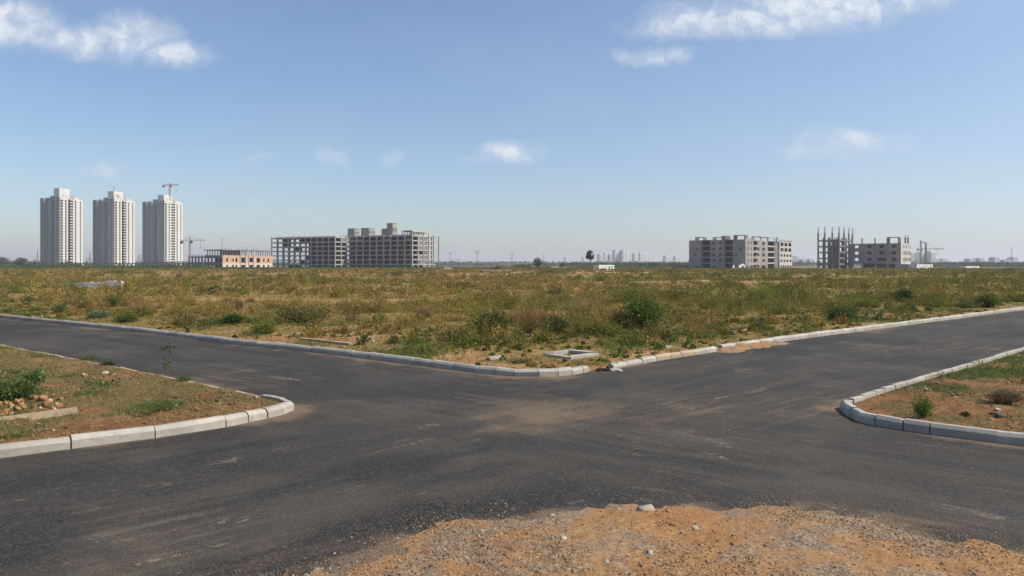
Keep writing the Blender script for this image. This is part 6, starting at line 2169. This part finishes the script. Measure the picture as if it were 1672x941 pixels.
# inspection chamber frame by the corner
def chamber():
    P = [ground_pt(*p, .16) for p in ((887, 577.5), (932, 584), (978, 577.5), (928, 572.5))]
    c = sum(P) / 4
    root = empty('chamber_frame', (c[0], c[1], float(main_h(c[:1], c[1:])[0]) - .09), 0, label='square open concrete chamber frame set in the ground near the corner', cat='manhole')
    z = .17
    for i in range(4):
        a, b = P[i] - c, P[(i + 1) % 4] - c
        d = (b - a) / np.linalg.norm(b - a); nrm = np.array([-d[1], d[0]])
        if nrm @ (-(a + b) / 2) < 0: nrm = -nrm
        w_ = .24
        a2, b2 = a + nrm * w_ + d * w_, b + nrm * w_ - d * w_
        s_ = MB()
        zz = z + (.0, .02, .05, .03)[i]
        s_.hexa([(*a, -.15), (*b, -.15), (*b2, -.15), (*a2, -.15), (*(a + d * .006), zz), (*(b - d * .006), zz), (*(b2 - d * .006), zz), (*(a2 + d * .006), zz)])
        s_.build('edge_slab', M['kerb'], root)
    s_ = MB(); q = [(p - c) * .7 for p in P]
    s_.quad(*[(*p, .035) for p in q]); s_.build('pit_shade', M['black'], root)  # flat black sheet standing in for the shade inside the chamber
chamber()


# broken pieces at the gap in the corner kerb
def broken_block(px, py, L, W, H, rz, m, label, seed):
    xy = ground_pt(px, py, 0)
    r_ = random.Random(seed)
    s_ = MB()
    j = lambda: r_.uniform(-.02, .02)
    n = 5
    ring = []
    for k in range(n + 1):
        x = -L / 2 + L * k / n
        sc = .75 if k in (0, n) else 1
        ring.append(len(s_.v))
        for (yy, zz) in ((-.5, 0), (.5, 0), (.5, .7), (.32, 1), (-.32, 1), (-.5, .7)):
            s_.v.append((x + j(), yy * W * sc + j(), zz * H * (sc if zz else 1) + (j() if zz else 0)))
    for k in range(n):
        for q in range(6):
            s_.f.append((ring[k] + q, ring[k + 1] + q, ring[k + 1] + (q + 1) % 6, ring[k] + (q + 1) % 6))
    s_.f += [tuple(ring[0] + q for q in range(6)), tuple(ring[n] + 5 - q for q in range(6))]
    o = s_.build('kerb_fragment', m)
    o.location = (xy[0], xy[1], 0); o.rotation_euler = (0, 0, rz)
    return tag(o, label, 'kerbstone', 'broken kerb pieces')
broken_block(984, 606, .38, .16, .08, .05, M['black'], 'blackened kerb fragment lying in the gap of the corner kerb', 1)
broken_block(1005, 606, .36, .20, .06, .25, M['kerb'], 'pale kerb fragment right of the blackened one', 2)
broken_block(1090, 573, .5, .25, .15, .5, M['kerb'], 'loose pale block on the soil behind the kerb at the bend', 3)

# hay-coloured litter and debris pile behind the right road kerb
rng = np.random.default_rng(55)
for i, (px, py, wp, lab, tint) in enumerate(((1196, 548, 20, 'dark chunk in the debris pile by the right road kerb', DARK * 1.8), (1212, 545, 16, 'brown chunk in the debris pile by the right road kerb', SOILT * .7),
                                             (1186, 546, 14, 'pale chunk in the debris pile by the right road kerb', PALE), (1222, 547, 12, 'smallest tan chunk at the right of the debris pile', SOILT))):
    stone(px, py, wp, lab, main_h, tint, .5, i)

# ================================================================ AIR
def haze():
    m = bpy.data.materials.new('haze')
    m.use_nodes = True
    t = NT(m.node_tree)
    v = t.n('ShaderNodeVolumePrincipled', {'Color': (.80, .85, 1.0, 1), 'Density': HAZE_DENSITY, 'Anisotropy': .25})
    t.n('ShaderNodeOutputMaterial', {'Volume': v.outputs[0]})
    s_ = MB(); s_.box(-9050, 9050, -650, 9050, -1.3, 95)
    s_.build('haze', m, kind='stuff')
HAZE_DENSITY = .00016
haze()
